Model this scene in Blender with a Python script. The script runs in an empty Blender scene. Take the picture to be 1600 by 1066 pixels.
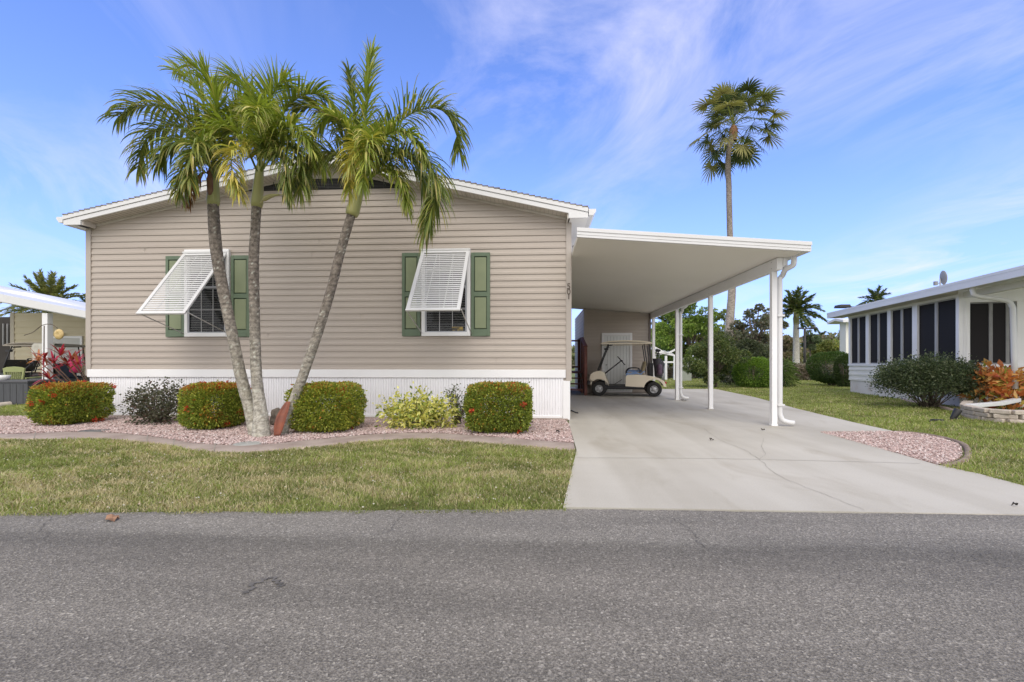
import bpy, math, random
import numpy as np
from mathutils import Vector, Matrix

S = bpy.context.scene
COL = S.collection
# ------------------------------------------------------------------ camera
F = 711.0; CX = 800.0; HY = 567.0; CH = 1.05
TH = math.atan(40.0 / 711.0)
cs, sn = math.cos(TH), math.sin(TH)
cam_d = bpy.data.cameras.new("camera"); cam = bpy.data.objects.new("camera", cam_d); COL.objects.link(cam)
cam.location = (0, 0, CH); cam.rotation_euler = (math.radians(90), 0, TH)
cam_d.sensor_width = 36; cam_d.lens = F / 1600 * 36; cam_d.shift_y = (HY - 533) / 1600.0
cam_d.clip_start = 0.05; cam_d.clip_end = 3000
S.camera = cam
# ------------------------------------------------------------------ light
SUN_EL, SUN_AZ = math.radians(50), math.radians(176)     # azimuth clockwise from +Y (depth)
sd = bpy.data.lights.new("sun", 'SUN'); so = bpy.data.objects.new("sun", sd); COL.objects.link(so)
sd.energy = 1.6; sd.angle = math.radians(38); sd.color = (1.0, 0.93, 0.82)
dv = Vector((math.sin(SUN_AZ) * math.cos(SUN_EL), math.cos(SUN_AZ) * math.cos(SUN_EL), math.sin(SUN_EL)))
so.rotation_euler = dv.to_track_quat('Z', 'Y').to_euler(); so.location = (4, -6, 12)
S.view_settings.view_transform = 'Standard'; S.view_settings.look = 'None'
S.view_settings.exposure = 0.19; S.view_settings.gamma = 1.0

W = bpy.data.worlds.new("World"); S.world = W; W.use_nodes = True
SKY_LOC = (3.1, 1.7, 0); SKY_LOC2 = (2.4, 5.9, 0)
def world():
    nt = W.node_tree; N = nt.nodes; L = nt.links; N.clear()
    def n(t, **k):
        x = N.new(t)
        for a, b in k.items(): setattr(x, a, b)
        return x
    def math_(op, a, b=None, clamp=False):
        m = n('ShaderNodeMath', operation=op, use_clamp=clamp)
        for i, v in enumerate((a, b)):
            if v is None: continue
            if isinstance(v, (int, float)): m.inputs[i].default_value = v
            else: L.new(v, m.inputs[i])
        return m.outputs[0]
    out = n('ShaderNodeOutputWorld'); bg = n('ShaderNodeBackground'); bg.inputs[1].default_value = 0.14
    sky = n('ShaderNodeTexSky'); sky.sky_type = 'NISHITA'; sky.sun_disc = False
    sky.sun_elevation = SUN_EL; sky.sun_rotation = SUN_AZ; sky.air_density = 1.0; sky.dust_density = 0.2; sky.ozone_density = 3.0
    tc = n('ShaderNodeTexCoord'); sep = n('ShaderNodeSeparateXYZ'); L.new(tc.outputs['Generated'], sep.inputs[0])
    X, Y, Z = sep.outputs
    zz = math_('ADD', math_('MAXIMUM', Z, 0.0), 0.16)
    px = math_('DIVIDE', X, zz); py = math_('DIVIDE', Y, zz)
    cb = n('ShaderNodeCombineXYZ'); L.new(px, cb.inputs[0]); L.new(py, cb.inputs[1])
    m0 = n('ShaderNodeMapping'); m0.inputs['Rotation'].default_value = (0, 0, math.radians(62)); L.new(cb.outputs[0], m0.inputs[0])
    mp = n('ShaderNodeMapping'); mp.inputs['Scale'].default_value = (0.75, 1.35, 1); mp.inputs['Location'].default_value = SKY_LOC
    L.new(m0.outputs[0], mp.inputs[0])
    n1 = n('ShaderNodeTexNoise'); n1.inputs['Scale'].default_value = 1.5; n1.inputs['Detail'].default_value = 9; n1.inputs['Roughness'].default_value = 0.62; n1.inputs['Distortion'].default_value = 0.9
    L.new(mp.outputs[0], n1.inputs['Vector'])
    mp2 = n('ShaderNodeMapping'); mp2.inputs['Scale'].default_value = (0.6, 0.9, 1); mp2.inputs['Location'].default_value = SKY_LOC2
    L.new(m0.outputs[0], mp2.inputs[0])
    n2 = n('ShaderNodeTexNoise'); n2.inputs['Scale'].default_value = 0.5; n2.inputs['Detail'].default_value = 2
    L.new(mp2.outputs[0], n2.inputs['Vector'])
    wisp = math_('MULTIPLY', math_('SUBTRACT', n1.outputs[0], 0.43), 3.6, True)
    big = math_('MULTIPLY', math_('SUBTRACT', n2.outputs[0], 0.37), 5.0, True)
    cl = math_('MULTIPLY', math_('MULTIPLY', wisp, big), 0.72)
    # unseen white cloud cover added behind the camera and overhead for neutral light
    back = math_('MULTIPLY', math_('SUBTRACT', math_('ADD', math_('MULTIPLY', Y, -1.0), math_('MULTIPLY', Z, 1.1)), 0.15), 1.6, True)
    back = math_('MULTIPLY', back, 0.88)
    hsv = n('ShaderNodeHueSaturation'); hsv.inputs['Saturation'].default_value = 1.0; hsv.inputs['Value'].default_value = 1.0
    L.new(sky.outputs[0], hsv.inputs['Color'])
    tint = n('ShaderNodeMix', data_type='RGBA', blend_type='MULTIPLY'); tint.inputs[0].default_value = 1
    # paler blue towards the horizon
    hz = math_('POWER', math_('SUBTRACT', 1.0, math_('MAXIMUM', Z, 0.0), True), 4.5)
    hm = n('ShaderNodeMix', data_type='RGBA'); L.new(math_('MULTIPLY', hz, 0.9), hm.inputs[0]); L.new(hsv.outputs[0], hm.inputs[6]); hm.inputs[7].default_value = (3.2, 4.25, 5.9, 1)
    L.new(hm.outputs[2], tint.inputs[6]); tint.inputs[7].default_value = (1.0, 1.0, 1.0, 1)
    W['tint'] = 1
    mf = n('ShaderNodeMix', data_type='RGBA'); L.new(cl, mf.inputs[0]); L.new(tint.outputs[2], mf.inputs[6]); mf.inputs[7].default_value = (6.3, 6.2, 7.8, 1)
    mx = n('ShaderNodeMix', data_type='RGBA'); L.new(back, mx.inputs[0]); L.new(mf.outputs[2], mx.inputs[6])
    # unseen bright cloud added to light the carport, low behind camera, thinner overhead
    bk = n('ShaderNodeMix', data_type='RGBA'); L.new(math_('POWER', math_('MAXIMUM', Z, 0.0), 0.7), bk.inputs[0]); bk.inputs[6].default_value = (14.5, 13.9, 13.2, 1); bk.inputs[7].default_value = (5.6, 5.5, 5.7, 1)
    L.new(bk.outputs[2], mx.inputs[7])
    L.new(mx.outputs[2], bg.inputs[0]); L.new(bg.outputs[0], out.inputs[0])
    return dict(bg=bg, hsv=hsv, tint=tint, mx=mx)
WN = world()
WN['hsv'].inputs['Saturation'].default_value = 1.0
WN['hsv'].inputs['Value'].default_value = 1.45
WN['tint'].inputs[7].default_value = (0.86, 0.93, 1.36, 1)

# ------------------------------------------------------------------ pixel / world helpers
def P(px, py, t):
    u = (px - CX) / F
    return Vector((t * (-sn + u * cs), t * (cs + u * sn), CH + t * (HY - py) / F))
def PY(px, py, Y):
    u = (px - CX) / F
    return P(px, py, Y / (cs + u * sn))
def G(px, py, z=0.0):
    p = P(px, py, (CH - z) * F / (py - HY)); return (p.x, p.y)
def XY(px, Y): return PY(px, HY, Y).x

# ------------------------------------------------------------------ objects
def wm(o):
    m = Matrix.LocRotScale(o.location, o.rotation_euler, o.scale)
    return wm(o.parent) @ m if o.parent else m
def tag(o, label=None, cat=None, group=None, kind=None):
    if label: o['label'] = label
    if cat: o['category'] = cat
    if group: o['group'] = group
    if kind: o['kind'] = kind
    return o
def thing(name, label, cat, loc, rz=0, group=None):
    o = bpy.data.objects.new(name, None); COL.objects.link(o); o.empty_display_size = 0.2
    o.location = loc; o.rotation_euler = (0, 0, rz); return tag(o, label, cat, group)
def children(o): return [c for c in bpy.data.objects if c.parent == o]
def copy_tree(o, parent=None):
    c = o.copy(); COL.objects.link(c); c.parent = parent
    for ch in children(o): copy_tree(ch, c)
    return c
def link(name, me, mats, parent=None, base=True):
    o = bpy.data.objects.new(name, me); COL.objects.link(o)
    for m in (mats if isinstance(mats, (list, tuple)) else [mats]): me.materials.append(m)
    if parent is not None:
        o.parent = parent; me.transform(wm(parent).inverted())
    elif base:
        n = len(me.vertices); co = np.empty(n * 3); me.vertices.foreach_get('co', co); co = co.reshape(-1, 3)
        c = Vector(((co[:, 0].min() + co[:, 0].max()) / 2, (co[:, 1].min() + co[:, 1].max()) / 2, co[:, 2].min()))
        me.transform(Matrix.Translation(-c)); o.location = c
    return o

class MB:
    def __init__(s): s.v = []; s.f = []; s.sm = []; s.mi = []; s.m = 0
    def add(s, vs, fs, smooth=False):
        o = len(s.v); s.v += [tuple(v) for v in vs]
        for f in fs: s.f.append([o + i for i in f]); s.sm.append(smooth); s.mi.append(s.m)
        return s
    def box(s, x0, x1, y0, y1, z0, z1):
        return s.add([(x0,y0,z0),(x1,y0,z0),(x1,y1,z0),(x0,y1,z0),(x0,y0,z1),(x1,y0,z1),(x1,y1,z1),(x0,y1,z1)],
                     [(0,3,2,1),(4,5,6,7),(0,1,5,4),(1,2,6,5),(2,3,7,6),(3,0,4,7)])
    def bar(s, a, b, w, h, up=(0,0,1)):
        a = Vector(a); b = Vector(b); d = (b - a).normalized(); u = Vector(up)
        if abs(d.dot(u)) > .98: u = Vector((0,1,0))
        r = d.cross(u).normalized() * w / 2; q = r.cross(d).normalized() * h / 2
        vs = [a-r-q, a+r-q, a+r+q, a-r+q, b-r-q, b+r-q, b+r+q, b-r+q]
        return s.add(vs, [(0,3,2,1)[::-1],(4,5,6,7)[::-1],(0,1,5,4)[::-1],(1,2,6,5)[::-1],(2,3,7,6)[::-1],(3,0,4,7)[::-1]])
    def tube(s, pts, r, n=8, caps=True, sq=None):
        pts = [Vector(p) for p in pts]; k = len(pts)
        rs = r if isinstance(r, (list, tuple)) else [r] * k
        ref = None; rings = []
        for i, p in enumerate(pts):
            d = (pts[min(i+1, k-1)] - pts[max(i-1, 0)]).normalized()
            if ref is None:
                ref = Vector((0,0,1)) if abs(d.z) < .9 else Vector((1,0,0))
            a = (ref - d * ref.dot(d)).normalized(); b = d.cross(a); ref = a
            if sq:
                w, h = sq; ring = [p + a*(i1*h) + b*(i2*w) for i1, i2 in ((1,1),(1,-1),(-1,-1),(-1,1))]
            else:
                ring = [p + (a*math.cos(2*math.pi*j/n) + b*math.sin(2*math.pi*j/n)) * rs[i] for j in range(n)]
            rings.append(ring)
        m = len(rings[0]); vs = [v for ring in rings for v in ring]; fs = []
        for i in range(k-1):
            for j in range(m):
                fs.append((i*m+j, i*m+(j+1)%m, (i+1)*m+(j+1)%m, (i+1)*m+j))
        s.add(vs, fs, not sq)
        if caps: s.add(rings[0], [tuple(range(m))[::-1]]); s.add(rings[-1], [tuple(range(m))])
        return s
    def lathe(s, c, prof, n=20, axis='Z'):
        c = Vector(c); vs = []; fs = []
        for r, h in prof:
            for j in range(n):
                a = 2*math.pi*j/n; x, y = r*math.cos(a), r*math.sin(a)
                vs.append(c + (Vector((x,y,h)) if axis == 'Z' else Vector((x,h,y)) if axis == 'Y' else Vector((h,x,y))))
        for i in range(len(prof)-1):
            for j in range(n): fs.append((i*n+j, i*n+(j+1)%n, (i+1)*n+(j+1)%n, (i+1)*n+j))
        return s.add(vs, fs, True)
    def prism(s, poly, y0, y1, axis='Y', smooth=False):
        # poly in the plane perpendicular to the axis; (x,z) for Y, (y,z) for X, (x,y) for Z
        def mk(p, h): return (p[0], h, p[1]) if axis == 'Y' else (h, p[0], p[1]) if axis == 'X' else (p[0], p[1], h)
        n = len(poly); vs = [mk(p, y0) for p in poly] + [mk(p, y1) for p in poly]
        s.add(vs, [tuple(range(n))[::-1], tuple(range(n, 2*n))])
        return s.add(vs, [(i, (i+1)%n, n+(i+1)%n, n+i) for i in range(n)], smooth)
    def xf(s, M, start=0):
        for i in range(start, len(s.v)): s.v[i] = tuple(M @ Vector(s.v[i]))
        return s
    def build(s, name, mat, parent=None, bevel=0, label=None, cat=None, group=None, kind=None, recalc=True, seg=2):
        import bmesh
        me = bpy.data.meshes.new(name); me.from_pydata(s.v, [], s.f)
        me.polygons.foreach_set('use_smooth', s.sm); me.polygons.foreach_set('material_index', s.mi)
        if recalc:
            bm = bmesh.new(); bm.from_mesh(me)
            bmesh.ops.remove_doubles(bm, verts=bm.verts, dist=1e-5)
            bmesh.ops.recalc_face_normals(bm, faces=bm.faces); bm.to_mesh(me); bm.free()
        o = link(name, me, mat, parent, kind != 'structure')
        if bevel:
            b = o.modifiers.new('bevel', 'BEVEL'); b.width = bevel; b.segments = seg; b.limit_method = 'ANGLE'; b.angle_limit = 0.7
        return tag(o, label, cat, group, kind)

def npmesh(name, verts, faces, mat, parent=None, colors=None, smooth=False, **tg):
    """verts (N,3), faces (M,k) numpy"""
    me = bpy.data.meshes.new(name); n = len(verts); m, k = faces.shape
    me.vertices.add(n); me.vertices.foreach_set('co', np.asarray(verts, dtype=np.float32).ravel())
    me.loops.add(m*k); me.loops.foreach_set('vertex_index', faces.astype(np.int32).ravel())
    me.polygons.add(m); me.polygons.foreach_set('loop_start', np.arange(0, m*k, k, dtype=np.int32))
    me.polygons.foreach_set('loop_total', np.full(m, k, dtype=np.int32))
    me.polygons.foreach_set('use_smooth', np.full(m, smooth))
    if colors is not None:
        at = me.attributes.new('col', 'FLOAT_COLOR', 'POINT')
        c = np.ones((n, 4), dtype=np.float32); c[:, :3] = colors; at.data.foreach_set('color', c.ravel())
    me.update(calc_edges=True)
    return tag(link(name, me, mat, parent), **tg)

# ------------------------------------------------------------------ materials
def srgb(r, g, b):
    return tuple(((c/255)/12.92 if c/255 <= .04045 else ((c/255+.055)/1.055)**2.4) for c in (r, g, b))
def mat(name, c1, c2=None, scale=4, rough=.6, bump=0, bscale=60, metal=0, detail=4, contrast=(.35,.65), stretch=None, spec=.5, dirt=None, coat=0):
    m = bpy.data.materials.new(name); m.use_nodes = True; nt = m.node_tree; N = nt.nodes; L = nt.links
    b = N['Principled BSDF']; b.inputs['Roughness'].default_value = rough; b.inputs['Metallic'].default_value = metal
    b.inputs['Specular IOR Level'].default_value = spec
    b.inputs['Base Color'].default_value = (*c1, 1)
    if coat: b.inputs['Coat Weight'].default_value = coat
    tc = N.new('ShaderNodeTexCoord'); src = tc.outputs['Object']
    if stretch:
        mp = N.new('ShaderNodeMapping'); mp.inputs['Scale'].default_value = stretch; L.new(src, mp.inputs[0]); src = mp.outputs[0]
    col = None
    if c2 is not None:
        t = N.new('ShaderNodeTexNoise'); t.inputs['Scale'].default_value = scale; t.inputs['Detail'].default_value = detail; L.new(src, t.inputs['Vector'])
        r = N.new('ShaderNodeValToRGB'); r.color_ramp.elements[0].position, r.color_ramp.elements[1].position = contrast
        r.color_ramp.elements[0].color = (*c1, 1); r.color_ramp.elements[1].color = (*c2, 1)
        L.new(t.outputs[0], r.inputs[0]); col = r.outputs[0]
    if dirt:
        dc, ds, lo, hi, amt = dirt
        t = N.new('ShaderNodeTexNoise'); t.inputs['Scale'].default_value = ds; t.inputs['Detail'].default_value = 6; t.inputs['Roughness'].default_value = .7; L.new(src, t.inputs['Vector'])
        mr = N.new('ShaderNodeMapRange'); mr.inputs[1].default_value = lo; mr.inputs[2].default_value = hi; mr.inputs[4].default_value = amt
        L.new(t.outputs[0], mr.inputs[0])
        mx = N.new('ShaderNodeMix'); mx.data_type = 'RGBA'; L.new(mr.outputs[0], mx.inputs[0])
        if col: L.new(col, mx.inputs[6])
        else: mx.inputs[6].default_value = (*c1, 1)
        mx.inputs[7].default_value = (*dc, 1); col = mx.outputs[2]
    if col: L.new(col, b.inputs['Base Color'])
    if bump:
        t = N.new('ShaderNodeTexNoise'); t.inputs['Scale'].default_value = bscale; t.inputs['Detail'].default_value = 5; L.new(src, t.inputs['Vector'])
        bp = N.new('ShaderNodeBump'); bp.inputs['Strength'].default_value = bump; bp.inputs['Distance'].default_value = .02
        L.new(t.outputs[0], bp.inputs['Height']); L.new(bp.outputs[0], b.inputs['Normal'])
    return m
def leafmat(name, trans=.3, rough=.55, gain=1.0):
    m = bpy.data.materials.new(name); m.use_nodes = True; nt = m.node_tree; N = nt.nodes; L = nt.links
    b = N['Principled BSDF']; b.inputs['Roughness'].default_value = rough; b.inputs['Specular IOR Level'].default_value = .35
    a = N.new('ShaderNodeAttribute'); a.attribute_name = 'col'; L.new(a.outputs[0], b.inputs['Base Color'])
    if trans:
        tr = N.new('ShaderNodeBsdfTranslucent'); g = N.new('ShaderNodeMix'); g.data_type = 'RGBA'; g.blend_type = 'MULTIPLY'; g.inputs[0].default_value = 1
        L.new(a.outputs[0], g.inputs[6]); g.inputs[7].default_value = (1.5, 1.6, .8, 1); L.new(g.outputs[2], tr.inputs[0])
        mx = N.new('ShaderNodeMixShader'); mx.inputs[0].default_value = trans
        L.new(b.outputs[0], mx.inputs[1]); L.new(tr.outputs[0], mx.inputs[2]); L.new(mx.outputs[0], N['Material Output'].inputs[0])
    return m
def barkmat(name):
    m = leafmat(name, 0, .9); nt = m.node_tree; N = nt.nodes; L = nt.links; b = N['Principled BSDF']
    a = [x for x in N if x.type == 'ATTRIBUTE'][0]; tc = N.new('ShaderNodeTexCoord')
    t = N.new('ShaderNodeTexNoise'); t.inputs['Scale'].default_value = 22; t.inputs['Detail'].default_value = 6; t.inputs['Roughness'].default_value = .75; L.new(tc.outputs['Object'], t.inputs['Vector'])
    r = N.new('ShaderNodeValToRGB'); e = r.color_ramp.elements; e[0].position = .36; e[0].color = (.42,.40,.38,1); e[1].position = .60; e[1].color = (1.35,1.36,1.30,1); L.new(t.outputs[0], r.inputs[0])
    x = N.new('ShaderNodeMix'); x.data_type = 'RGBA'; x.blend_type = 'MULTIPLY'; x.inputs[0].default_value = .85; L.new(a.outputs[0], x.inputs[6]); L.new(r.outputs[0], x.inputs[7]); L.new(x.outputs[2], b.inputs['Base Color'])
    bp = N.new('ShaderNodeBump'); bp.inputs['Strength'].default_value = .5; bp.inputs['Distance'].default_value = .01; L.new(t.outputs[0], bp.inputs['Height']); L.new(bp.outputs[0], b.inputs['Normal'])
    return m
M = {}
M['white'] = mat('white_vinyl', (.83,.83,.83), (.78,.78,.775), 1.5, .42, .05, 30)
M['white_metal'] = mat('white_aluminium', (.70,.70,.70), (.65,.65,.64), .8, .38, dirt=((.42,.38,.30), 3, .62, .85, .35))
M['siding'] = mat('beige_siding', (.41,.355,.305), (.45,.395,.34), .7, .5, .12, 45, stretch=(.35,1,3), dirt=((.30,.27,.23), 1.1, .60, .9, .4))
M['siding_trim'] = mat('beige_trim', (.44,.392,.345), (.41,.365,.32), 3, .5)
M['soffit'] = mat('cream_soffit', (.62,.58,.52), (.56,.52,.46), 6, .5, dirt=((.25,.22,.17), 5, .55, .8, .5))
M['skirt'] = mat('white_skirting', (.87,.87,.885), (.82,.82,.835), 1.2, .45, dirt=((.5,.47,.42), 2, .58, .9, .4))
M['ceiling'] = mat('white_roof_pan', (.80,.78,.71), (.77,.75,.68), .6, .5)
M['shingle'] = mat('grey_shingle', (.16,.15,.14), (.27,.25,.23), 30, .9, .5, 80)
M['black_vent'] = mat('dark_vent', (.02,.02,.02), None, rough=.8)
M['green_light'] = mat('sage_panel', (.225,.26,.15), (.20,.235,.135), 3, .55)
M['green'] = mat('green_shutter', (.125,.175,.11), (.11,.155,.098), 3, .55)
M['green_dark'] = mat('shutter_groove', (.03,.06,.03), None, rough=.6)
M['glass'] = mat('dark_glass', (.02,.022,.025), None, rough=.05, spec=.9)
M['blind'] = mat('pale_blind', (.14,.13,.12), None, rough=.6)
M['steel'] = mat('aluminium_rod', (.55,.54,.52), None, rough=.35, metal=.7)
M['black'] = mat('black_plastic', (.018,.018,.02), (.03,.03,.032), 8, .5)
M['rubber'] = mat('tyre_rubber', (.02,.02,.02), (.035,.033,.03), 20, .85, .3, 60)
M['grey'] = mat('grey_plastic', (.22,.22,.22), (.27,.27,.27), 5, .6)
M['redwood'] = mat('red_brown_wood', (.11,.028,.018), (.17,.05,.032), 6, .55, .2, 40, stretch=(1,1,8))
M['cream_paint'] = mat('cream_gel_coat', (.86,.77,.60), (.83,.73,.55), 2, .3, coat=.4)
M['cream_vinyl'] = mat('tan_vinyl', (.40,.33,.20), (.33,.27,.16), 6, .5)
M['blue_cloth'] = mat('blue_cloth', (.16,.27,.50), (.30,.40,.60), 9, .9, .3, 30)
M['concrete'] = None
# ------------------------------------------------------------------ ground materials
def ground_mats():
    def base(name):
        m = bpy.data.materials.new(name); m.use_nodes = True; nt = m.node_tree
        return m, nt.nodes, nt.links, nt.nodes['Principled BSDF'], nt.nodes.new('ShaderNodeTexCoord').outputs['Object']
    def noise(N, L, src, s, d=4, r=.5, st=None, dist=0):
        if st:
            mp = N.new('ShaderNodeMapping'); mp.inputs['Scale'].default_value = st; L.new(src, mp.inputs[0]); src = mp.outputs[0]
        t = N.new('ShaderNodeTexNoise'); t.inputs['Scale'].default_value = s; t.inputs['Detail'].default_value = d; t.inputs['Roughness'].default_value = r
        t.inputs['Distortion'].default_value = dist
        L.new(src, t.inputs['Vector']); return t.outputs[0]
    def ramp(N, L, f, stops):
        r = N.new('ShaderNodeValToRGB'); e = r.color_ramp.elements
        while len(e) < len(stops): e.new(.5)
        for i, (p, c) in enumerate(stops): e[i].position = p; e[i].color = (*c, 1)
        L.new(f, r.inputs[0]); return r.outputs[0]
    def mix(N, L, f, a, b, bt='MIX'):
        x = N.new('ShaderNodeMix'); x.data_type = 'RGBA'; x.blend_type = bt
        for i, v in ((0, f), (6, a), (7, b)):
            if isinstance(v, (int, float)): x.inputs[i].default_value = v
            elif isinstance(v, tuple): x.inputs[i].default_value = (*v, 1)
            else: L.new(v, x.inputs[i])
        return x.outputs[2]
    # asphalt
    m, N, L, b, src = base('asphalt')
    v = N.new('ShaderNodeTexVoronoi'); v.inputs['Scale'].default_value = 120; L.new(src, v.inputs['Vector'])
    sepc = N.new('ShaderNodeSeparateColor'); L.new(v.outputs['Color'], sepc.inputs[0])
    spk = ramp(N, L, sepc.outputs[0], [(0, (.075,.07,.062)), (.35, (.155,.147,.135)), (.75, (.25,.238,.22)), (.93, (.36,.345,.32)), (.985, (.62,.60,.56))])
    fine = noise(N, L, src, 230, 3, .7)
    v2 = N.new('ShaderNodeTexVoronoi'); v2.inputs['Scale'].default_value = 210; L.new(src, v2.inputs['Vector']); sc2 = N.new('ShaderNodeSeparateColor'); L.new(v2.outputs['Color'], sc2.inputs[0])
    spk = mix(N, L, .4, spk, ramp(N, L, sc2.outputs[1], [(0, (.05,.047,.042)), (.5, (.20,.19,.175)), (.95, (.50,.48,.45))]))
    c = mix(N, L, .22, spk, ramp(N, L, fine, [(.3, (.10,.094,.085)), (.7, (.34,.325,.30))]))
    big = ramp(N, L, noise(N, L, src, .9, 5, .6, (.35, 1.6, 1)), [(.32, (.74,.74,.74)), (.66, (1.12,1.12,1.11))])
    c = mix(N, L, 1.0, c, big, 'MULTIPLY')
    band = ramp(N, L, noise(N, L, src, 2.2, 2, .4, (.03, 1, 1)), [(.35, (.88,.88,.88)), (.6, (1.06,1.06,1.06))])
    c = mix(N, L, 1.0, c, band, 'MULTIPLY')
    sy = N.new('ShaderNodeSeparateXYZ'); L.new(src, sy.inputs[0]); wob = N.new('ShaderNodeMath'); wob.operation = 'MULTIPLY_ADD'; L.new(noise(N, L, src, 1.3, 5, .65), wob.inputs[0]); wob.inputs[1].default_value = .22; L.new(sy.outputs[1], wob.inputs[2])
    lane = N.new('ShaderNodeMapRange'); lane.inputs[1].default_value = -8; lane.inputs[2].default_value = 4; L.new(wob.outputs[0], lane.inputs[0])
    q = lambda y: (y+.11+8)/12
    c = mix(N, L, 1.0, c, ramp(N, L, lane.outputs[0], [(q(0), (.96,.915,.85)), (q(1.9), (.97,.93,.865)), (q(2.35), (.88,.845,.79)), (q(2.60), (.77,.745,.70)), (q(2.66), (.96,.935,.89)), (q(3.1), (1.02,.99,.945))]), 'MULTIPLY')
    L.new(c, b.inputs['Base Color']); b.inputs['Roughness'].default_value = .85
    bp = N.new('ShaderNodeBump'); bp.inputs['Strength'].default_value = .7; bp.inputs['Distance'].default_value = .006
    L.new(v.outputs['Distance'], bp.inputs['Height'])
    bp2 = N.new('ShaderNodeBump'); bp2.inputs['Strength'].default_value = .5; bp2.inputs['Distance'].default_value = .004
    L.new(fine, bp2.inputs['Height']); L.new(bp.outputs[0], bp2.inputs['Normal']); L.new(bp2.outputs[0], b.inputs['Normal'])
    M['asphalt'] = m
    # concrete
    m, N, L, b, src = base('concrete')
    c = ramp(N, L, noise(N, L, src, .55, 6, .6), [(.3, (.42,.385,.31)), (.5, (.49,.455,.38)), (.7, (.55,.515,.44))])
    c = mix(N, L, .35, c, ramp(N, L, noise(N, L, src, 90, 3, .7), [(.3, (.40,.39,.36)), (.7, (.60,.59,.56))]))
    st = ramp(N, L, noise(N, L, src, 1.1, 5, .6, (1.3,.5,1), .8), [(.55, (1,1,1)), (.75, (.80,.77,.72))])
    c = mix(N, L, 1.0, c, st, 'MULTIPLY')
    tire = ramp(N, L, noise(N, L, src, 1.8, 3, .5, (1,.10,1)), [(.38, (.90,.89,.87)), (.6, (1.03,1.03,1.03))])
    c = mix(N, L, 1.0, c, tire, 'MULTIPLY')
    L.new(c, b.inputs['Base Color']); b.inputs['Roughness'].default_value = .8
    bp = N.new('ShaderNodeBump'); bp.inputs['Strength'].default_value = .25; bp.inputs['Distance'].default_value = .004
    L.new(noise(N, L, src, 120, 4, .7), bp.inputs['Height']); L.new(bp.outputs[0], b.inputs['Normal'])
    M['concrete'] = m
    # soil / thatch under grass
    m, N, L, b, src = base('lawn_soil')
    c = ramp(N, L, noise(N, L, src, 1.3, 6, .6), [(.3, (.10,.135,.03)), (.5, (.14,.17,.045)), (.68, (.22,.20,.09))])
    c = mix(N, L, .5, c, ramp(N, L, noise(N, L, src, 45, 5, .8), [(.3, (.06,.085,.02)), (.5, (.15,.19,.05)), (.72, (.30,.27,.14))]))
    L.new(c, b.inputs['Base Color']); b.inputs['Roughness'].default_value = .95
    bp = N.new('ShaderNodeBump'); bp.inputs['Strength'].default_value = .8; bp.inputs['Distance'].default_value = .03
    L.new(noise(N, L, src, 55, 4, .8), bp.inputs['Height']); L.new(bp.outputs[0], b.inputs['Normal'])
    M['soil'] = m
    # pink gravel bed base
    m, N, L, b, src = base('gravel_base')
    c = ramp(N, L, noise(N, L, src, 60, 4, .7), [(.35, (.16,.09,.08)), (.6, (.42,.27,.24))])
    L.new(c, b.inputs['Base Color']); b.inputs['Roughness'].default_value = .95; M['gravel_base'] = m
    M['curb'] = mat('pinkish_concrete', (.33,.26,.225), (.42,.345,.30), 3, .85, .4, 90, dirt=((.17,.14,.12), 5, .55, .75, .5))
    M['stonecol'] = leafmat('pink_stone', 0, .85)
    M['blade'] = leafmat('grass_blade', .3, .6)
    M['leaf'] = leafmat('leaf', .3, .5)
    M['leaf_stiff'] = leafmat('palm_leaf', .28, .42)
    M['bark'] = barkmat('bark_colour')
    M['crack'] = mat('dark_crack', (.27,.25,.21), (.36,.34,.29), 20, .9)
    M['tar'] = mat('dark_crack_in_asphalt', (.09,.085,.078), (.16,.15,.14), 20, .9)
ground_mats()

def poly_sheet(name, pts, z, mat_, thick=0, **k):
    mb = MB()
    if thick: mb.prism([(p[0], p[1]) for p in pts], z - thick, z, 'Z')
    else: mb.add([(p[0], p[1], z) for p in pts], [tuple(range(len(pts)))])
    o = mb.build(name, mat_, recalc=bool(thick), **k)
    return o
def inpoly(x, y, poly):
    ins = np.zeros(len(x), bool); n = len(poly); j = n - 1
    for i in range(n):
        xi, yi = poly[i]; xj, yj = poly[j]
        c = ((yi > y) != (yj > y)) & (x < (xj - xi) * (y - yi) / (yj - yi + 1e-12) + xi)
        ins ^= c; j = i
    return ins
def smooth_line(pts, n=8):
    # Catmull-Rom through 2-D or 3-D points
    p = [np.array(q, float) for q in pts]; p = [2*p[0]-p[1]] + p + [2*p[-1]-p[-2]]; out = []
    for i in range(1, len(p)-2):
        for k in range(n):
            t = k / n
            out.append(.5*((2*p[i]) + (-p[i-1]+p[i+1])*t + (2*p[i-1]-5*p[i]+4*p[i+1]-p[i+2])*t*t + (-p[i-1]+3*p[i]-3*p[i+1]+p[i+2])*t**3))
    out.append(p[-2]); return [tuple(q) for q in out]

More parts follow.
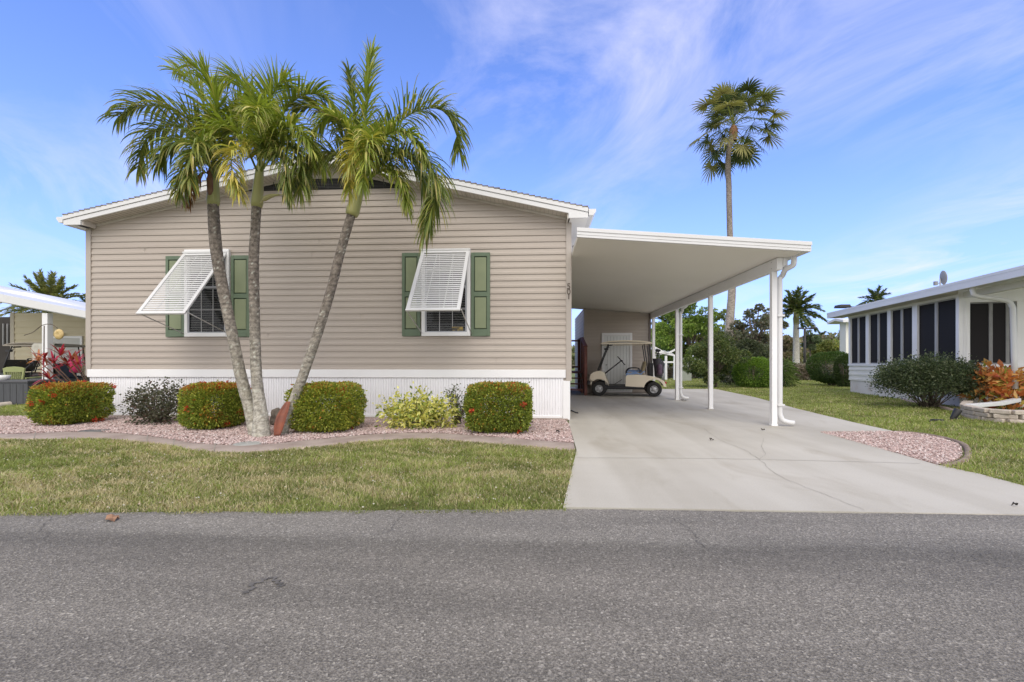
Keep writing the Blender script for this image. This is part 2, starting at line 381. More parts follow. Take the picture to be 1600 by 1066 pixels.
# ------------------------------------------------------------------ ground
g = MB(); g.add([(-500,-60,0),(500,-60,0),(500,900,0),(-500,900,0)], [(0,1,2,3)]); g.build('lawn_ground', M['soil'], kind='structure', recalc=False)
eL, eM, eR = G(0,805), G(880,799), G(1600,809)
sL = (eM[1]-eL[1])/(eM[0]-eL[0]); sR = (eR[1]-eM[1])/(eR[0]-eM[0])
random.seed(5)
edge = []
x = -60.0
while x < 60:
    y = eM[1] + (x-eM[0])*(sL if x < eM[0] else sR)
    if -8 < x < 9: edge.append((x, y + random.uniform(-.012,.012))); x += random.uniform(.04,.10)
    else: edge.append((x, y)); x += 2.0
poly_sheet('road', [(-60,-8),(60,-8)] + edge[::-1], 0.016, M['asphalt'], kind='structure')
dr = [G(880,797), G(893,740), G(901,706), G(889,664), (XY(889,8.27), 8.27), (XY(889,8.27), 19.5), (4.6,19.5), G(1020,609), G(1117,608.5), G(1180,622), G(1245,640), G(1330,661), G(1395,675.5), G(1280,676.5), G(1370,702), G(1462,729), G(1530,744), G(1600,763), G(1760,800), G(1700,810), G(1600,809), ]
DRIVE = dr
poly_sheet('driveway', dr, 0.022, M['concrete'], kind='structure', thick=.05)
def strip(name, px, w, z, m, jitter=0, parent=None, **k):
    pts = [Vector((*G(a,b),0)) for a, b in px]; pts = [Vector((q[0], q[1], 0)) for q in smooth_line([(p.x,p.y) for p in pts], 6)]
    mb = MB(); vs = []
    for i, p in enumerate(pts):
        d = (pts[min(i+1,len(pts)-1)] - pts[max(i-1,0)]).normalized(); nrm = Vector((-d.y, d.x, 0))
        p = p + nrm * random.uniform(-jitter, jitter); ww = w * random.uniform(.6,1.2) if jitter else w
        vs += [(p.x+nrm.x*ww/2, p.y+nrm.y*ww/2, z), (p.x-nrm.x*ww/2, p.y-nrm.y*ww/2, z)]
    mb.add(vs, [(2*i, 2*i+1, 2*i+3, 2*i+2) for i in range(len(pts)-1)])
    return mb.build(name, m, parent, kind='structure', recalc=False, **k)
strip('driveway_joint', [(902,719),(1060,719.5),(1200,722),(1330,725),(1438,728)], .008, .0262, M['crack'])
strip('driveway_joint', [(893,664),(1000,664),(1205,671),(1290,676)], .007, .0262, M['crack'])
strip('driveway_crack', [(1100,672),(1125,690),(1160,705),(1186,721),(1204,738),(1235,756),(1290,778),(1352,803)], .0045, .0264, M['crack'], .010)
strip('driveway_crack', [(1186,721),(1196,712),(1190,700),(1193,688)], .0035, .0264, M['crack'], .01)
strip('road_crack', [(1045,812),(1062,822),(1080,835),(1092,850),(1110,866),(1122,874)], .0045, .0202, M['tar'], .02)
strip('road_crack', [(628,806),(622,818),(610,832),(600,840)], .0045, .0202, M['tar'], .02)
strip('road_crack', [(80,812),(60,830),(75,842),(40,850)], .004, .0202, M['tar'], .02)
#strip('road_crack', [(0,853),(200,851),(420,849),(600,852),(800,849)], .009, .0202, M['tar'], .012)
#strip('road_crack', [(800,849),(950,862),(1150,864),(1350,869),(1600,874)], .007, .0202, M['tar'], .012)
strip('road_crack', [(1550,868),(1520,880),(1560,890),(1600,893)], .004, .0202, M['tar'], .02)
strip('road_crack', [(382,934),(392,924),(406,914),(420,909),(432,915),(440,924)], .022, .0202, M['tar'], .02)

# beds
outer = [(-220,676),(-100,684),(0,688),(100,688.5),(160,688),(217,692.5),(260,698),(302,706),(345,708.5),(387,708.5),(430,706),(472,702),(520,697),(560,692.6),(600,690),(640,688),(687,688.5),(751,693),(815,699),(860,703),(899,707)]
inner = [(-220,668),(-100,674),(0,680),(100,676.5),(160,677),(217,681.5),(260,687),(302,694),(345,697),(387,697),(430,695),(472,690.5),(520,686),(560,682),(600,679.5),(640,678),(687,678.5),(751,683),(815,688),(860,691.5),(896,694)]
OUT = smooth_line([G(*p) for p in outer], 4); INN = smooth_line([G(*p) for p in inner], 4)
bed = INN + [G(889,664), (XY(883,8.2),8.2), (XY(138,8.2),8.2), G(60,652), G(-60,652), G(-220,655)]
BED = bed
poly_sheet('gravel_bed', bed, .010, M['gravel_base'], kind='structure')
cb = MB(); nC = len(OUT); sec = []
for i in range(nC):
    o_, i_ = Vector((*OUT[i],0)), Vector((*INN[i],0)); sec.append([o_ + Vector((0,0,-.02)), o_ + Vector((0,0,.016)), o_.lerp(i_,.12)+Vector((0,0,.026)), o_.lerp(i_,.5)+Vector((0,0,.030)), o_.lerp(i_,.88)+Vector((0,0,.026)), i_+Vector((0,0,.016)), i_+Vector((0,0,-.02))])
vs = [v for s_ in sec for v in s_]; k = 7
cb.add(vs, [(a*k+b, a*k+b+1, (a+1)*k+b+1, (a+1)*k+b) for a in range(nC-1) for b in range(k-1)], True)
cb.add(sec[-1], [tuple(range(k))]); cb.build('bed_edging', M['curb'], kind='structure')
# curb joints
for px in (40, 235, 310, 390, 600, 780):
    j = min(range(nC), key=lambda i: abs(OUT[i][0] - G(px, 692)[0]))
    a, b = OUT[j], INN[j]; mb = MB(); mb.bar((a[0],a[1],.028), (b[0]+.02,b[1],.030), .008, .006); mb.build('edging_joint', M['crack'], kind='structure')
patch = smooth_line([G(1281,677.5), G(1340,676.5), G(1390,676.5), G(1445,682), G(1492,694), G(1503,708), G(1496,720), G(1464,728)], 5)
PATCH = patch + [G(1400,711), G(1340,694)]
poly_sheet('gravel_patch', PATCH, .010, M['gravel_base'], kind='structure')
pc = MB(); pts = [Vector((*p, .0)) for p in smooth_line([G(1392,675.5), G(1449,681), G(1500,693), G(1513,708), G(1504,722), G(1470,731)], 5)]
pc.tube(pts, [.02]+[.034]*(len(pts)-2)+[.02], 8); pc.build('patch_edging', mat('brown_edging', (.20,.15,.12), (.30,.23,.19), 9, .9), kind='structure')
# flower-bed soil under the left neighbour's kerb
kb = MB(); kb.tube([Vector((*G(-120,640),.02)), Vector((*G(0,635.5),.03)), Vector((*G(60,629),.03)), Vector((*G(135,626),.03))], .07, 8); kb.build('neighbour_bed_edging', mat('pale_kerb', (.5,.44,.38), (.6,.54,.46), 8, .9), kind='structure')

# gravel stones (scattered, nobody could count them)
def stones(name, poly, density, size, seed, label):
    r = np.random.default_rng(seed); P_ = np.array(poly); x0, y0 = P_.min(0); x1, y1 = P_.max(0)
    n = int((x1-x0)*(y1-y0)*density); x = r.uniform(x0,x1,n); y = r.uniform(y0,y1,n)
    k = inpoly(x, y, poly) & (x > -11.5); x, y = x[k], y[k]; n = len(x)
    base = np.array([[1,0,0],[-1,0,0],[0,1,0],[0,-1,0],[0,0,1],[0,0,-1]], float)
    faces = np.array([[0,2,4],[2,1,4],[1,3,4],[3,0,4],[2,0,5],[1,2,5],[3,1,5],[0,3,5]])
    s = size * r.uniform(.5,1.5,(n,1,1)) * r.uniform(.6,1.2,(n,6,1)) * np.array([1,.8,.6])
    v = base[None] * s
    a = r.uniform(0,6.28,n); c_, s_ = np.cos(a), np.sin(a); R = np.zeros((n,3,3)); R[:,0,0]=c_; R[:,0,1]=-s_; R[:,1,0]=s_; R[:,1,1]=c_; R[:,2,2]=1
    t = r.uniform(-.6,.6,n); R2 = np.zeros((n,3,3)); R2[:,0,0]=1; R2[:,1,1]=np.cos(t); R2[:,1,2]=-np.sin(t); R2[:,2,1]=np.sin(t); R2[:,2,2]=np.cos(t)
    v = np.einsum('nij,nkj->nki', R@R2, v); v += np.stack([x,y,r.uniform(.012,.03,n)],1)[:,None]
    pal = np.array([(.56,.42,.39),(.61,.49,.46),(.48,.35,.32),(.68,.60,.57),(.52,.40,.37),(.34,.25,.23),(.60,.46,.43)])
    col = np.repeat(pal[r.integers(0,len(pal),n)] * r.uniform(.8,1.15,(n,1)), 6, 0)
    f = (faces[None] + np.arange(n)[:,None,None]*6).reshape(-1,3)
    return npmesh(name, v.reshape(-1,3), f, M['stonecol'], colors=col, label=label, cat='gravel', kind='stuff')
stones('gravel', bed, 3600, .0145, 1, 'pink gravel spread over the planting bed in front of the house')
stones('gravel', PATCH, 4500, .012, 2, 'pink gravel filling the small wedge beside the driveway')

# grass
def grass(name, poly, dens, h, w, seed, label, exclude=(), near=4.0, pw=1.2, green=1.0, dry=.3):
    r = np.random.default_rng(seed); P_ = np.array(poly); x0, y0 = P_.min(0); x1, y1 = P_.max(0)
    n = int((x1-x0)*(y1-y0)*dens); x = r.uniform(x0,x1,n); y = r.uniform(y0,y1,n)
    d = np.hypot(x,y); sc = np.maximum(d/near, 1)
    k = inpoly(x,y,poly) & (r.random(n) < sc**-pw)
    for e in exclude: k &= ~inpoly(x,y,e)
    k &= np.abs((cs*x+sn*y)/(np.maximum(-sn*x+cs*y,.1))) < 1.32
    x, y, sc = x[k], y[k], sc[k]; n = len(x)
    # clumpiness
    cl = .5+.5*np.sin(x*3.1+1.3*np.sin(y*2.3))*np.sin(y*4.7+1.1*np.sin(x*1.9)); cl2 = .5+.5*np.sin(x*.9+2*np.sin(y*.8)+1)*np.sin(y*1.7+.5*x)
    a = r.uniform(0,6.28,n); hh = h*r.uniform(.45,1.25,n)*(.7+.5*cl)*sc**.25; ww = w*r.uniform(.6,1.3,n)*sc**.6
    lean = r.uniform(.2,1.5,n)*hh; la = a + r.uniform(-.6,.6,n)
    dx, dy = np.cos(a)*ww/2, np.sin(a)*ww/2; lx, ly = -np.sin(la)*lean, np.cos(la)*lean
    b = np.stack([x,y,np.zeros(n)],1); W_ = np.stack([dx,dy,np.zeros(n)],1); Lm = np.stack([lx*.35,ly*.35,hh*.6],1); Lt = np.stack([lx,ly,hh*r.uniform(.75,1,n)],1)
    v = np.stack([b-W_, b+W_, b+Lm+W_*.8, b+Lm-W_*.8, b+Lt],1)
    f3 = np.array([[0,1,2],[0,2,3],[3,2,4]]); f = (f3[None]+np.arange(n)[:,None,None]*5).reshape(-1,3)
    g1 = np.array([.19,.245,.055])*green; g2 = np.array([.33,.355,.115])*green; st = np.array([.60,.52,.32]); br = np.array([.24,.17,.09])
    q = r.random((n,1)); c = g1*(1-q)+g2*q
    c = c*(.75+.5*cl[:,None])
    cl3 = .5+.5*np.sin(x*6.3+2.1*np.sin(y*5.1)+y*3)*np.sin(y*8.9+1.7*np.sin(x*4.3)); c = c*(.82+.4*cl3[:,None])
    dr_ = (r.random(n) < dry*(.1+1.0*cl2+.9*(cl3>.62))); c[dr_] = (st*r.uniform(.6,1.1,(n,1)))[dr_]
    b2 = r.random(n) < .06; c[b2] = (br*r.uniform(.7,1.2,(n,1)))[b2]
    col = np.repeat(c,5,0)
    return npmesh(name, v.reshape(-1,3), f, M['blade'], colors=col, label=label, cat='grass', kind='stuff')
road_y = lambda x: eM[1] + (x-eM[0])*(sL if x < eM[0] else sR)
_r = random.Random(77)
LAWN_F = [(x_, road_y(x_)-_r.uniform(.01,.085)) for x_ in [-9.5+i*.18 for i in range(60)] if x_ < eM[0]] + [(eM[0]+.02, eM[1]-.045), G(893,740), G(900,707)] + OUT[::-1] + [(-13, OUT[0][1])]
LAWN_F = [p for p in LAWN_F]
grass('grass', LAWN_F, 9500, .042, .0048, 11, 'mown lawn with straw coloured patches between the road and the pink bed', near=3.6, pw=.75, dry=.52)
LAWN_L = [G(-220,655), G(-60,652), G(60,652), (XY(138,8.2),8.2), (-8.8,11.5), G(60,631), G(0,637), (-18,10)]
grass('grass', LAWN_L, 3000, .045, .006, 12, 'green lawn between the left hedge and the neighbouring carport', near=6, pw=1, dry=.1)
LAWN_R = [G(1462,731), G(1530,745), G(1600,764), G(1720,790), (9,4.5), (16,9), (20,20), (16,30), (4,30), (3.5,19.5), G(1020,609), G(1117,608.5), G(1180,622), G(1245,640), G(1330,661), G(1395,675.5), G(1450,680), G(1500,692), G(1514,708), G(1500,724)]
grass('grass', LAWN_R, 4200, .045, .006, 13, 'green lawn between the driveway and the sunroom on the right', near=5, pw=1.15, green=1.05, dry=.22)
# little white clover-like litter on the lawns
def litter(seed, poly, n, pal, size, z, name, label, cat):
    r = np.random.default_rng(seed); P_ = np.array(poly); x0,y0=P_.min(0); x1,y1=P_.max(0)
    x=r.uniform(x0,x1,n*3); y=r.uniform(y0,y1,n*3); k=inpoly(x,y,poly); x,y=x[k][:n],y[k][:n]; n=len(x)
    a=r.uniform(0,6.28,n); s=size*r.uniform(.5,1.4,n); c_,s_=np.cos(a)*s,np.sin(a)*s; zz=z*r.uniform(.6,1.1,n)
    v=np.stack([np.stack([x+c_,y+s_,zz],1),np.stack([x-s_*.4,y+c_*.4,zz+.006],1),np.stack([x-c_,y-s_,zz+.002],1),np.stack([x+s_*.4,y-c_*.4,zz-.004],1)],1)
    col=np.repeat(np.array(pal)[r.integers(0,len(pal),n)],4,0)
    return npmesh(name, v.reshape(-1,3), np.arange(n*4).reshape(n,4), M['stonecol'], colors=col, label=label, cat=cat, kind='stuff')
litter(3, LAWN_F, 2600, [(.55,.54,.46),(.55,.52,.45),(.45,.36,.28)], .007, .03, 'leaf_litter', 'pale dry scraps strewn through the mown front lawn', 'leaf litter')
litter(4, LAWN_R, 1200, [(.62,.62,.56),(.5,.45,.36)], .009, .035, 'leaf_litter', 'pale dry scraps strewn through the lawn right of the driveway', 'leaf litter')
litter(6, BED, 420, [(.10,.06,.04),(.20,.11,.07)], .03, .04, 'leaf_litter', 'dark dead leaves lying among the pink gravel', 'leaf litter')
# ================================================================== main house
YW = 8.3                                     # front wall plane
XL, XR = XY(140, YW), XY(889, YW)            # wall corners
ZS = 0.91                                    # top of skirting
def z_at(px, py, Y): return PY(px, py, Y).z
YF = 8.0                                     # gable fascia plane
exL, exR = XY(99, YF), XY(919, YF)           # eave ends of the fascia
XA = XY(505.5, YF); ZA = z_at(505.5, 238.5, YF)    # ridge (top of fascia)
ZEL, ZER = z_at(99, 336.5, YF), z_at(919, 324, YF)
ZE = (ZEL + ZER) / 2
def roof_z(x):                               # top of the roof along the gable
    return ZA + (ZEL - ZA) * (XA - x) / (XA - exL) if x < XA else ZA + (ZER - ZA) * (x - XA) / (exR - XA)
YB = 19.8
house = thing('manufactured_house', 'beige vinyl sided house with white skirting and green shutters behind the three palms', 'house', ((XL+XR)/2, YW, 0))
def lap(mb, a, b, z0, z1, ex=0.117, dep=0.013, nrm=(0,-1)):
    """horizontal lap siding on a vertical rectangle from a(x,y) to b(x,y)"""
    z = z0; nx, ny = nrm
    while z < z1 - 1e-4:
        zt = min(z+ex, z1); A = (a[0], a[1]); B = (b[0], b[1])
        o = dep
        vs = [(A[0],A[1],z),(B[0],B[1],z),(B[0]+nx*o,B[1]+ny*o,z+.002),(A[0]+nx*o,A[1]+ny*o,z+.002),
              (B[0]+nx*o*.9,B[1]+ny*o*.9,z+(zt-z)*.36),(A[0]+nx*o*.9,A[1]+ny*o*.9,z+(zt-z)*.36),
              (B[0]+nx*o*.55,B[1]+ny*o*.55,z+(zt-z)*.47),(A[0]+nx*o*.55,A[1]+ny*o*.55,z+(zt-z)*.47),
              (B[0]+nx*.001,B[1]+ny*.001,zt),(A[0]+nx*.001,A[1]+ny*.001,zt)]
        mb.add(vs, [(0,1,2,3),(3,2,4,5),(5,4,6,7),(7,6,8,9)]); z = zt
# front wall
mb = MB(); z = ZS; ex = 0.117
zt_lim = roof_z(XA) - .30
xr0 = lambda z: XL + .03; xr1 = lambda z: XR - .03
def slope_x(z, side):                        # where the roof underside meets height z
    zz = z + .20
    if side < 0:
        if zz < roof_z(XL): return XL + .02
        return exL + (zz - ZEL) / (ZA - ZEL) * (XA - exL)
    if zz < roof_z(XR): return XR - .02
    return exR - (zz - ZER) / (ZA - ZER) * (exR - XA)
ZV = z_at(500, 296, YW)
while z < ZV:
    zt = min(z + ex, ZV); a, b = slope_x(z, -1), slope_x(z, 1)
    # seams between siding lengths
    lap(mb, (a, YW), (b, YW), z, zt, ex, .017); z = zt
mb.build('front_wall', M['siding'], house, recalc=False)
random.seed(3); seam_m = mat('seam_line', (.36,.325,.29), None, rough=.7)  # darker strip for the joint between siding lengths
for i in range(10):
    zz = ZS + ex*random.randrange(1, 22); x = random.uniform(XL+.6, XR-.6)
    if zz > 3.2: x = XA + (x-XA)*.6
    mb = MB(); mb.box(x, x+.003, YW-.0165, YW-.008, zz+.004, zz+ex-.004); mb.build('siding_seam', seam_m, house)
# solid core, side and rear walls
mb = MB(); mb.prism([(XL+.03,0.02),(XR-.03,0.02),(XR-.03,roof_z(XR)-.25),(XA,roof_z(XA)-.25),(XL+.03,roof_z(XL)-.25)], YW+.012, YB, 'Y')
mb.build('wall_core', M['siding_trim'], house)
mb = MB(); lap(mb, (XR-.03, YW+.1), (XR-.03, YB), .80, 3.05, .117, .013, (1,0)); mb.build('side_wall', M['siding'], house, recalc=False)
mb = MB(); lap(mb, (XL+.03, YB), (XL+.03, YW+.1), .80, 3.05, .117, .013, (-1,0)); mb.build('side_wall', M['siding'], house, recalc=False)
for x0, x1 in ((XL-.055, XL+.05), (XR-.055, XR+.045)):
    m_ = MB(); m_.box(x0, x1, YW-.03, YW+.10, .72 if x0 > 0 else .80, roof_z((x0+x1)/2)-.20); m_.build('corner_trim', M['siding_trim'], house, bevel=.006)
# gable vent
mb = MB(); za, zb = ZV-.01, z_at(500, 279, YW)
mb.prism([(slope_x(za,-1)-.05,za),(slope_x(za,1)+.05,za),(slope_x(zb,1),zb),(slope_x(zb,-1),zb)], YW-.01, YW+.05, 'Y')
v = mb.build('gable_vent', M['black_vent'], house)
mb = MB()
zs_apex = ZA - .17
for k in range(1, 7):
    zz = za + (zb-za)*k/7.5; mb.bar((slope_x(zz,-1), YW-.014, zz), (slope_x(zz,1), YW-.014, zz), .012, .012)
for xx in (XA-1.1, XA-.05, XA+1.0): mb.box(xx, xx+.012, YW-.026, YW-.02, za, zb)
q_ = MB(); q_.prism([(slope_x(zb,-1)-.02,zb-.012),(slope_x(zb,1)+.02,zb-.012),(XA+.05,zs_apex),(XA-.05,zs_apex)], YW-.024, YW+.01, 'Y'); q_.build('vent_header', M['soffit'], house)
mb.build('louvre', mat('vent_louvre', (.045,.045,.045), None, rough=.6), v)
# skirting
mb = MB()
x = XL + .01; n = int((XR-XL)/.098)
for i in range(n+1):
    x = XL + i*(XR-XL-.10)/n
    if x > XR-.12: break
    w = (XR-XL-.10)/n
    mb.add([(x,YW+.010,.075),(x+w*.08,YW-.004,.075),(x+w*.42,YW-.004,.075),(x+w*.5,YW+.012,.075),(x+w*.58,YW-.004,.075),(x+w*.92,YW-.004,.075),(x+w,YW+.010,.075)] +
           [(x,YW+.010,.78),(x+w*.08,YW-.004,.78),(x+w*.42,YW-.004,.78),(x+w*.5,YW+.012,.78),(x+w*.58,YW-.004,.78),(x+w*.92,YW-.004,.78),(x+w,YW+.010,.78)],
           [(j,j+1,j+8,j+7) for j in range(6)])
mb.build('skirting', M['skirt'], house, recalc=False)
mb = MB(); mb.box(XL-.02, XR-.06, YW-.035, YW+.01, .775, .925); mb.build('skirting_rail', M['white'], house, bevel=.008)
mb = MB(); mb.box(XL-.02, XR-.12, YW-.02, YW+.01, .045, .085); mb.build('skirting_track', M['white'], house, bevel=.004)
mb = MB(); mb.box(XR-.115, XR+.02, YW-.028, YW+.1, .015, .725); mb.box(XR-.095, XR-.088, YW-.033, YW-.027, .02, .72); mb.build('skirting_corner', M['white'], house, bevel=.004)
mb = MB(); mb.box(XL-.06, XR-.02, YW-.07, YW+.2, .0, .042); mb.build('footing', M['curb'], house, bevel=.01)
# roof
for side, (xe, ze) in ((-1, (exL, ZEL)), (1, (exR, ZER))):
    mb = MB(); d = .05; mb.prism([(xe-side*.0+side*.02, ze+.0),(XA, ZA+.005),(XA, ZA-d),(xe+side*.02, ze-d)], YF+.006, YB+.3, 'Y')
    mb.build('roof', M['shingle'], house)
    # shingle front edge, drip edge trim and fascia board
    mb = MB(); random.seed(9+side)
    N_ = 46
    for i in range(N_):
        a = i/N_; b = (i+1)/N_; xa = XA+(xe-XA)*a; xb = XA+(xe-XA)*b; q = random.uniform(.004,.012)
        mb.box(min(xa,xb), max(xa,xb), YF-.025, YF+.2, ZA+(ze-ZA)*(a+b)/2-.01, ZA+(ze-ZA)*(a+b)/2+q)
    mb.build('shingle_edge', M['shingle'], house)
    h = .085
    mb = MB(); mb.prism([(xe, ze-.008),(XA, ZA-.008),(XA, ZA-h),(xe, ze-h)], YF-.018, YF+.04, 'Y'); mb.build('drip_edge', M['white_metal'], house, bevel=.003)
    mb = MB(); mb.prism([(xe, ze-h-.006),(XA, ZA-h-.006),(XA, ZA-.172),(xe-side*.34, ze+.34*(ZA-ze)/abs(XA-xe)-.172), (xe-side*.34, ze-.182),(xe, ze-.182)], YF-.004, YF+.03, 'Y'); mb.build('fascia', M['white_metal'], house, bevel=.003)
    # rake soffit between fascia and wall, and a frieze board under it
    x_s = xe - side*.28
    zs = lambda x: roof_z(x) - .166
    mb = MB(); mb.add([(x_s,YF+.03,zs(x_s)),(XA,YF+.03,zs(XA)),(XA,YW+.01,zs(XA)),(x_s,YW+.01,zs(x_s))], [(0,1,2,3)]); mb.build('rake_soffit', M['soffit'], house, recalc=False)
    mb = MB(); mb.prism([(x_s, zs(x_s)),(XA, zs(XA)),(XA, zs(XA)-.04),(x_s, zs(x_s)-.04)], YW-.022, YW+.02, 'Y'); mb.build('frieze', M['soffit'], house, bevel=.003)
    mb = MB()
    for i in range(60):
        xx = XA + (x_s-XA)*(i+.5)/60; mb.box(xx-.002, xx+.002, YF+.035, YW-.03, zs(xx)-.004, zs(xx)+.001)
    mb.build('soffit_groove', mat('soffit_groove', (.30,.27,.23), None), house)
    # eave soffit
    mb = MB(); xi = XL if side < 0 else XR
    mb.box(min(xe,xi), max(xe,xi), YF+.03, YB, ze-.180, ze-.170); mb.build('eave_soffit', M['white'], house)
    xq = xe - side*.34
    mb = MB(); mb.box(min(xq,xq-side*.02), max(xq,xq-side*.02), YF+.03, YW-.03, ze-.181, zs(xq)+.004); mb.build('eave_return', M['soffit'], house)
    # gutter
    g0 = xe + side*.012; s = side
    prof = [(g0, ze-.03),(g0, ze-.135),(g0+s*.075, ze-.135),(g0+s*.125, ze-.075),(g0+s*.125, ze-.03),(g0+s*.115, ze-.03),(g0+s*.115,ze-.072),(g0+s*.07,ze-.125),(g0+s*.01,ze-.125),(g0+s*.01,ze-.03)]
    mb = MB(); mb.prism(prof, YF+.01, YB, 'Y'); mb.prism([(g0, ze-.03),(g0, ze-.135),(g0+s*.075, ze-.135),(g0+s*.125, ze-.075),(g0+s*.125, ze-.03)], YF-.004, YF+.008, 'Y')
    mb.build('gutter', M['white_metal'], house)
# left downspout elbow
gx = exL - .06
mb = MB(); mb.tube([(gx, YW+.25, ZEL-.17),(gx, YW+.25, ZEL-.33),(gx+.10, YW+.25, ZEL-.45),(XL-.09, YW+.25, ZEL-.52),(XL-.09, YW+.25, ZEL-.7),(XL-.09, YW+.25, .15)], .045, 10); mb.build('downspout', M['soffit'], house)
# right eave: small downspout behind the fascia over the carport
gx = exR + .03
mb = MB(); mb.tube([(gx, YW+.9, ZER-.17),(gx, YW+.9, ZER-.26),(XR+.14, YW+.9, ZER-.40)], .035, 8); mb.build('downspout', M['white_metal'], house)

# windows, shutters, awnings
def window(px0, px1, pyt, pyb, blinds, gx=0):
    x0, x1 = XY(px0, YW), XY(px1, YW); zt, zb = z_at((px0+px1)/2, pyt, YW), z_at((px0+px1)/2, pyb, YW)
    fw = .062; y = YW-.05
    mb = MB(); mb.box(x0, x0+fw, y-.02, y+.045, zb, zt); mb.box(x1-fw, x1, y-.02, y+.045, zb, zt); mb.box(x0+fw, x1-fw, y-.02, y+.045, zt-fw, zt); mb.box(x0+fw, x1-fw, y-.026, y+.045, zb, zb+fw*1.15)
    w = mb.build('window', M['white'], house, bevel=.004)
    # sashes
    zm = zb + (zt-zb)*.56
    mb = MB(); sw = .03
    for a, b, yy in ((zb+fw*1.15, zm+.03, y-.006), (zm-.015, zt-fw, y+.006)):
        mb.box(x0+fw, x0+fw+sw, yy-.008, yy+.012, a, b); mb.box(x1-fw-sw, x1-fw, yy-.008, yy+.012, a, b)
        mb.box(x0+fw+sw, x1-fw-sw, yy-.008, yy+.012, b-.035, b); mb.box(x0+fw+sw, x1-fw-sw, yy-.008, yy+.012, a, a+.02)
    mb.build('sash', mat('grey_sash', (.36,.37,.40), None, rough=.5), w, bevel=.002)
    xa, xb = x0+fw+sw, x1-fw-sw
    mb = MB(); mb.box(xa-.01, xb+.01, y+.010, y+.012, zb+fw, zt-fw); mb.build('pane', M['glass2'], w)
    mb = MB()
    for k in (1/3, 2/3): mb.box(xa+(xb-xa)*k-.005, xa+(xb-xa)*k+.005, y+.002, y+.007, zb+fw, zt-fw)
    for zz in (zb+fw+(zm-zb-fw)*.52, zm+(zt-fw-zm)*.5): mb.box(xa, xb, y+.002, y+.007, zz-.005, zz+.005)
    mb.build('muntin', mat('grey_muntin', (.50,.50,.50), None), w)
    mb = MB(); nb = 34
    for i in range(nb):
        zz = zb+fw+.02+(zt-zb-2*fw)*i/nb
        mb.add([(xa-.01,y+.016,zz),(xb+.01,y+.016,zz),(xb+.01,y+.029,zz+.014),(xa-.01,y+.029,zz+.014)], [(0,1,2,3)])
    mb.build('blind', M['blind'] , w, recalc=False)
    mb = MB(); mb.box(xa-.02, xb+.02, y+.032, y+.036, zb+.03, zt-.03); mb.build('dark_interior', M['black_vent'], w)  # black sheet standing in for the unlit room behind the blinds
    return w, x0, x1, zb, zt
M['glass2'] = bpy.data.materials.new('window_glass'); M['glass2'].use_nodes = True
_b = M['glass2'].node_tree.nodes['Principled BSDF']; _b.inputs['Base Color'].default_value = (.9,.93,.95,1); _b.inputs['Roughness'].default_value = .02; _b.inputs['Transmission Weight'].default_value = 1; _b.inputs['IOR'].default_value = 1.18
def shutter(px0, px1, pyt, pyb):
    x0, x1 = XY(px0, YW), XY(px1, YW); zt, zb = z_at((px0+px1)/2, pyt, YW), z_at((px0+px1)/2, pyb, YW)
    y = YW-.012; zm = zb+(zt-zb)*.50; r = .055
    fr = MB(); fr.box(x0, x0+r, y-.035, y, zb, zt); fr.box(x1-r, x1, y-.035, y, zb, zt)
    fr.box(x0+r, x1-r, y-.035, y, zt-.07, zt); fr.box(x0+r, x1-r, y-.035, y, zb, zb+.125); fr.box(x0+r, x1-r, y-.035, y, zm-.04, zm+.045)
    s = fr.build('shutter', M['green'], house, bevel=.004)
    bk = MB(); bk.box(x0+.03, x1-.03, y-.012, y-.002, zb+.03, zt-.03); bk.build('groove', M['green_dark'], s)
    for a, b in ((zb+.125, zm-.04), (zm+.045, zt-.07)):
        p = MB(); p.prism([(x0+r+.014,a+.016),(x1-r-.014,a+.016),(x1-r-.014,b-.016),(x0+r+.014,b-.016)], y-.030, y-.010, 'Y'); p.build('raised_panel', M['green_light'], s, bevel=.008)
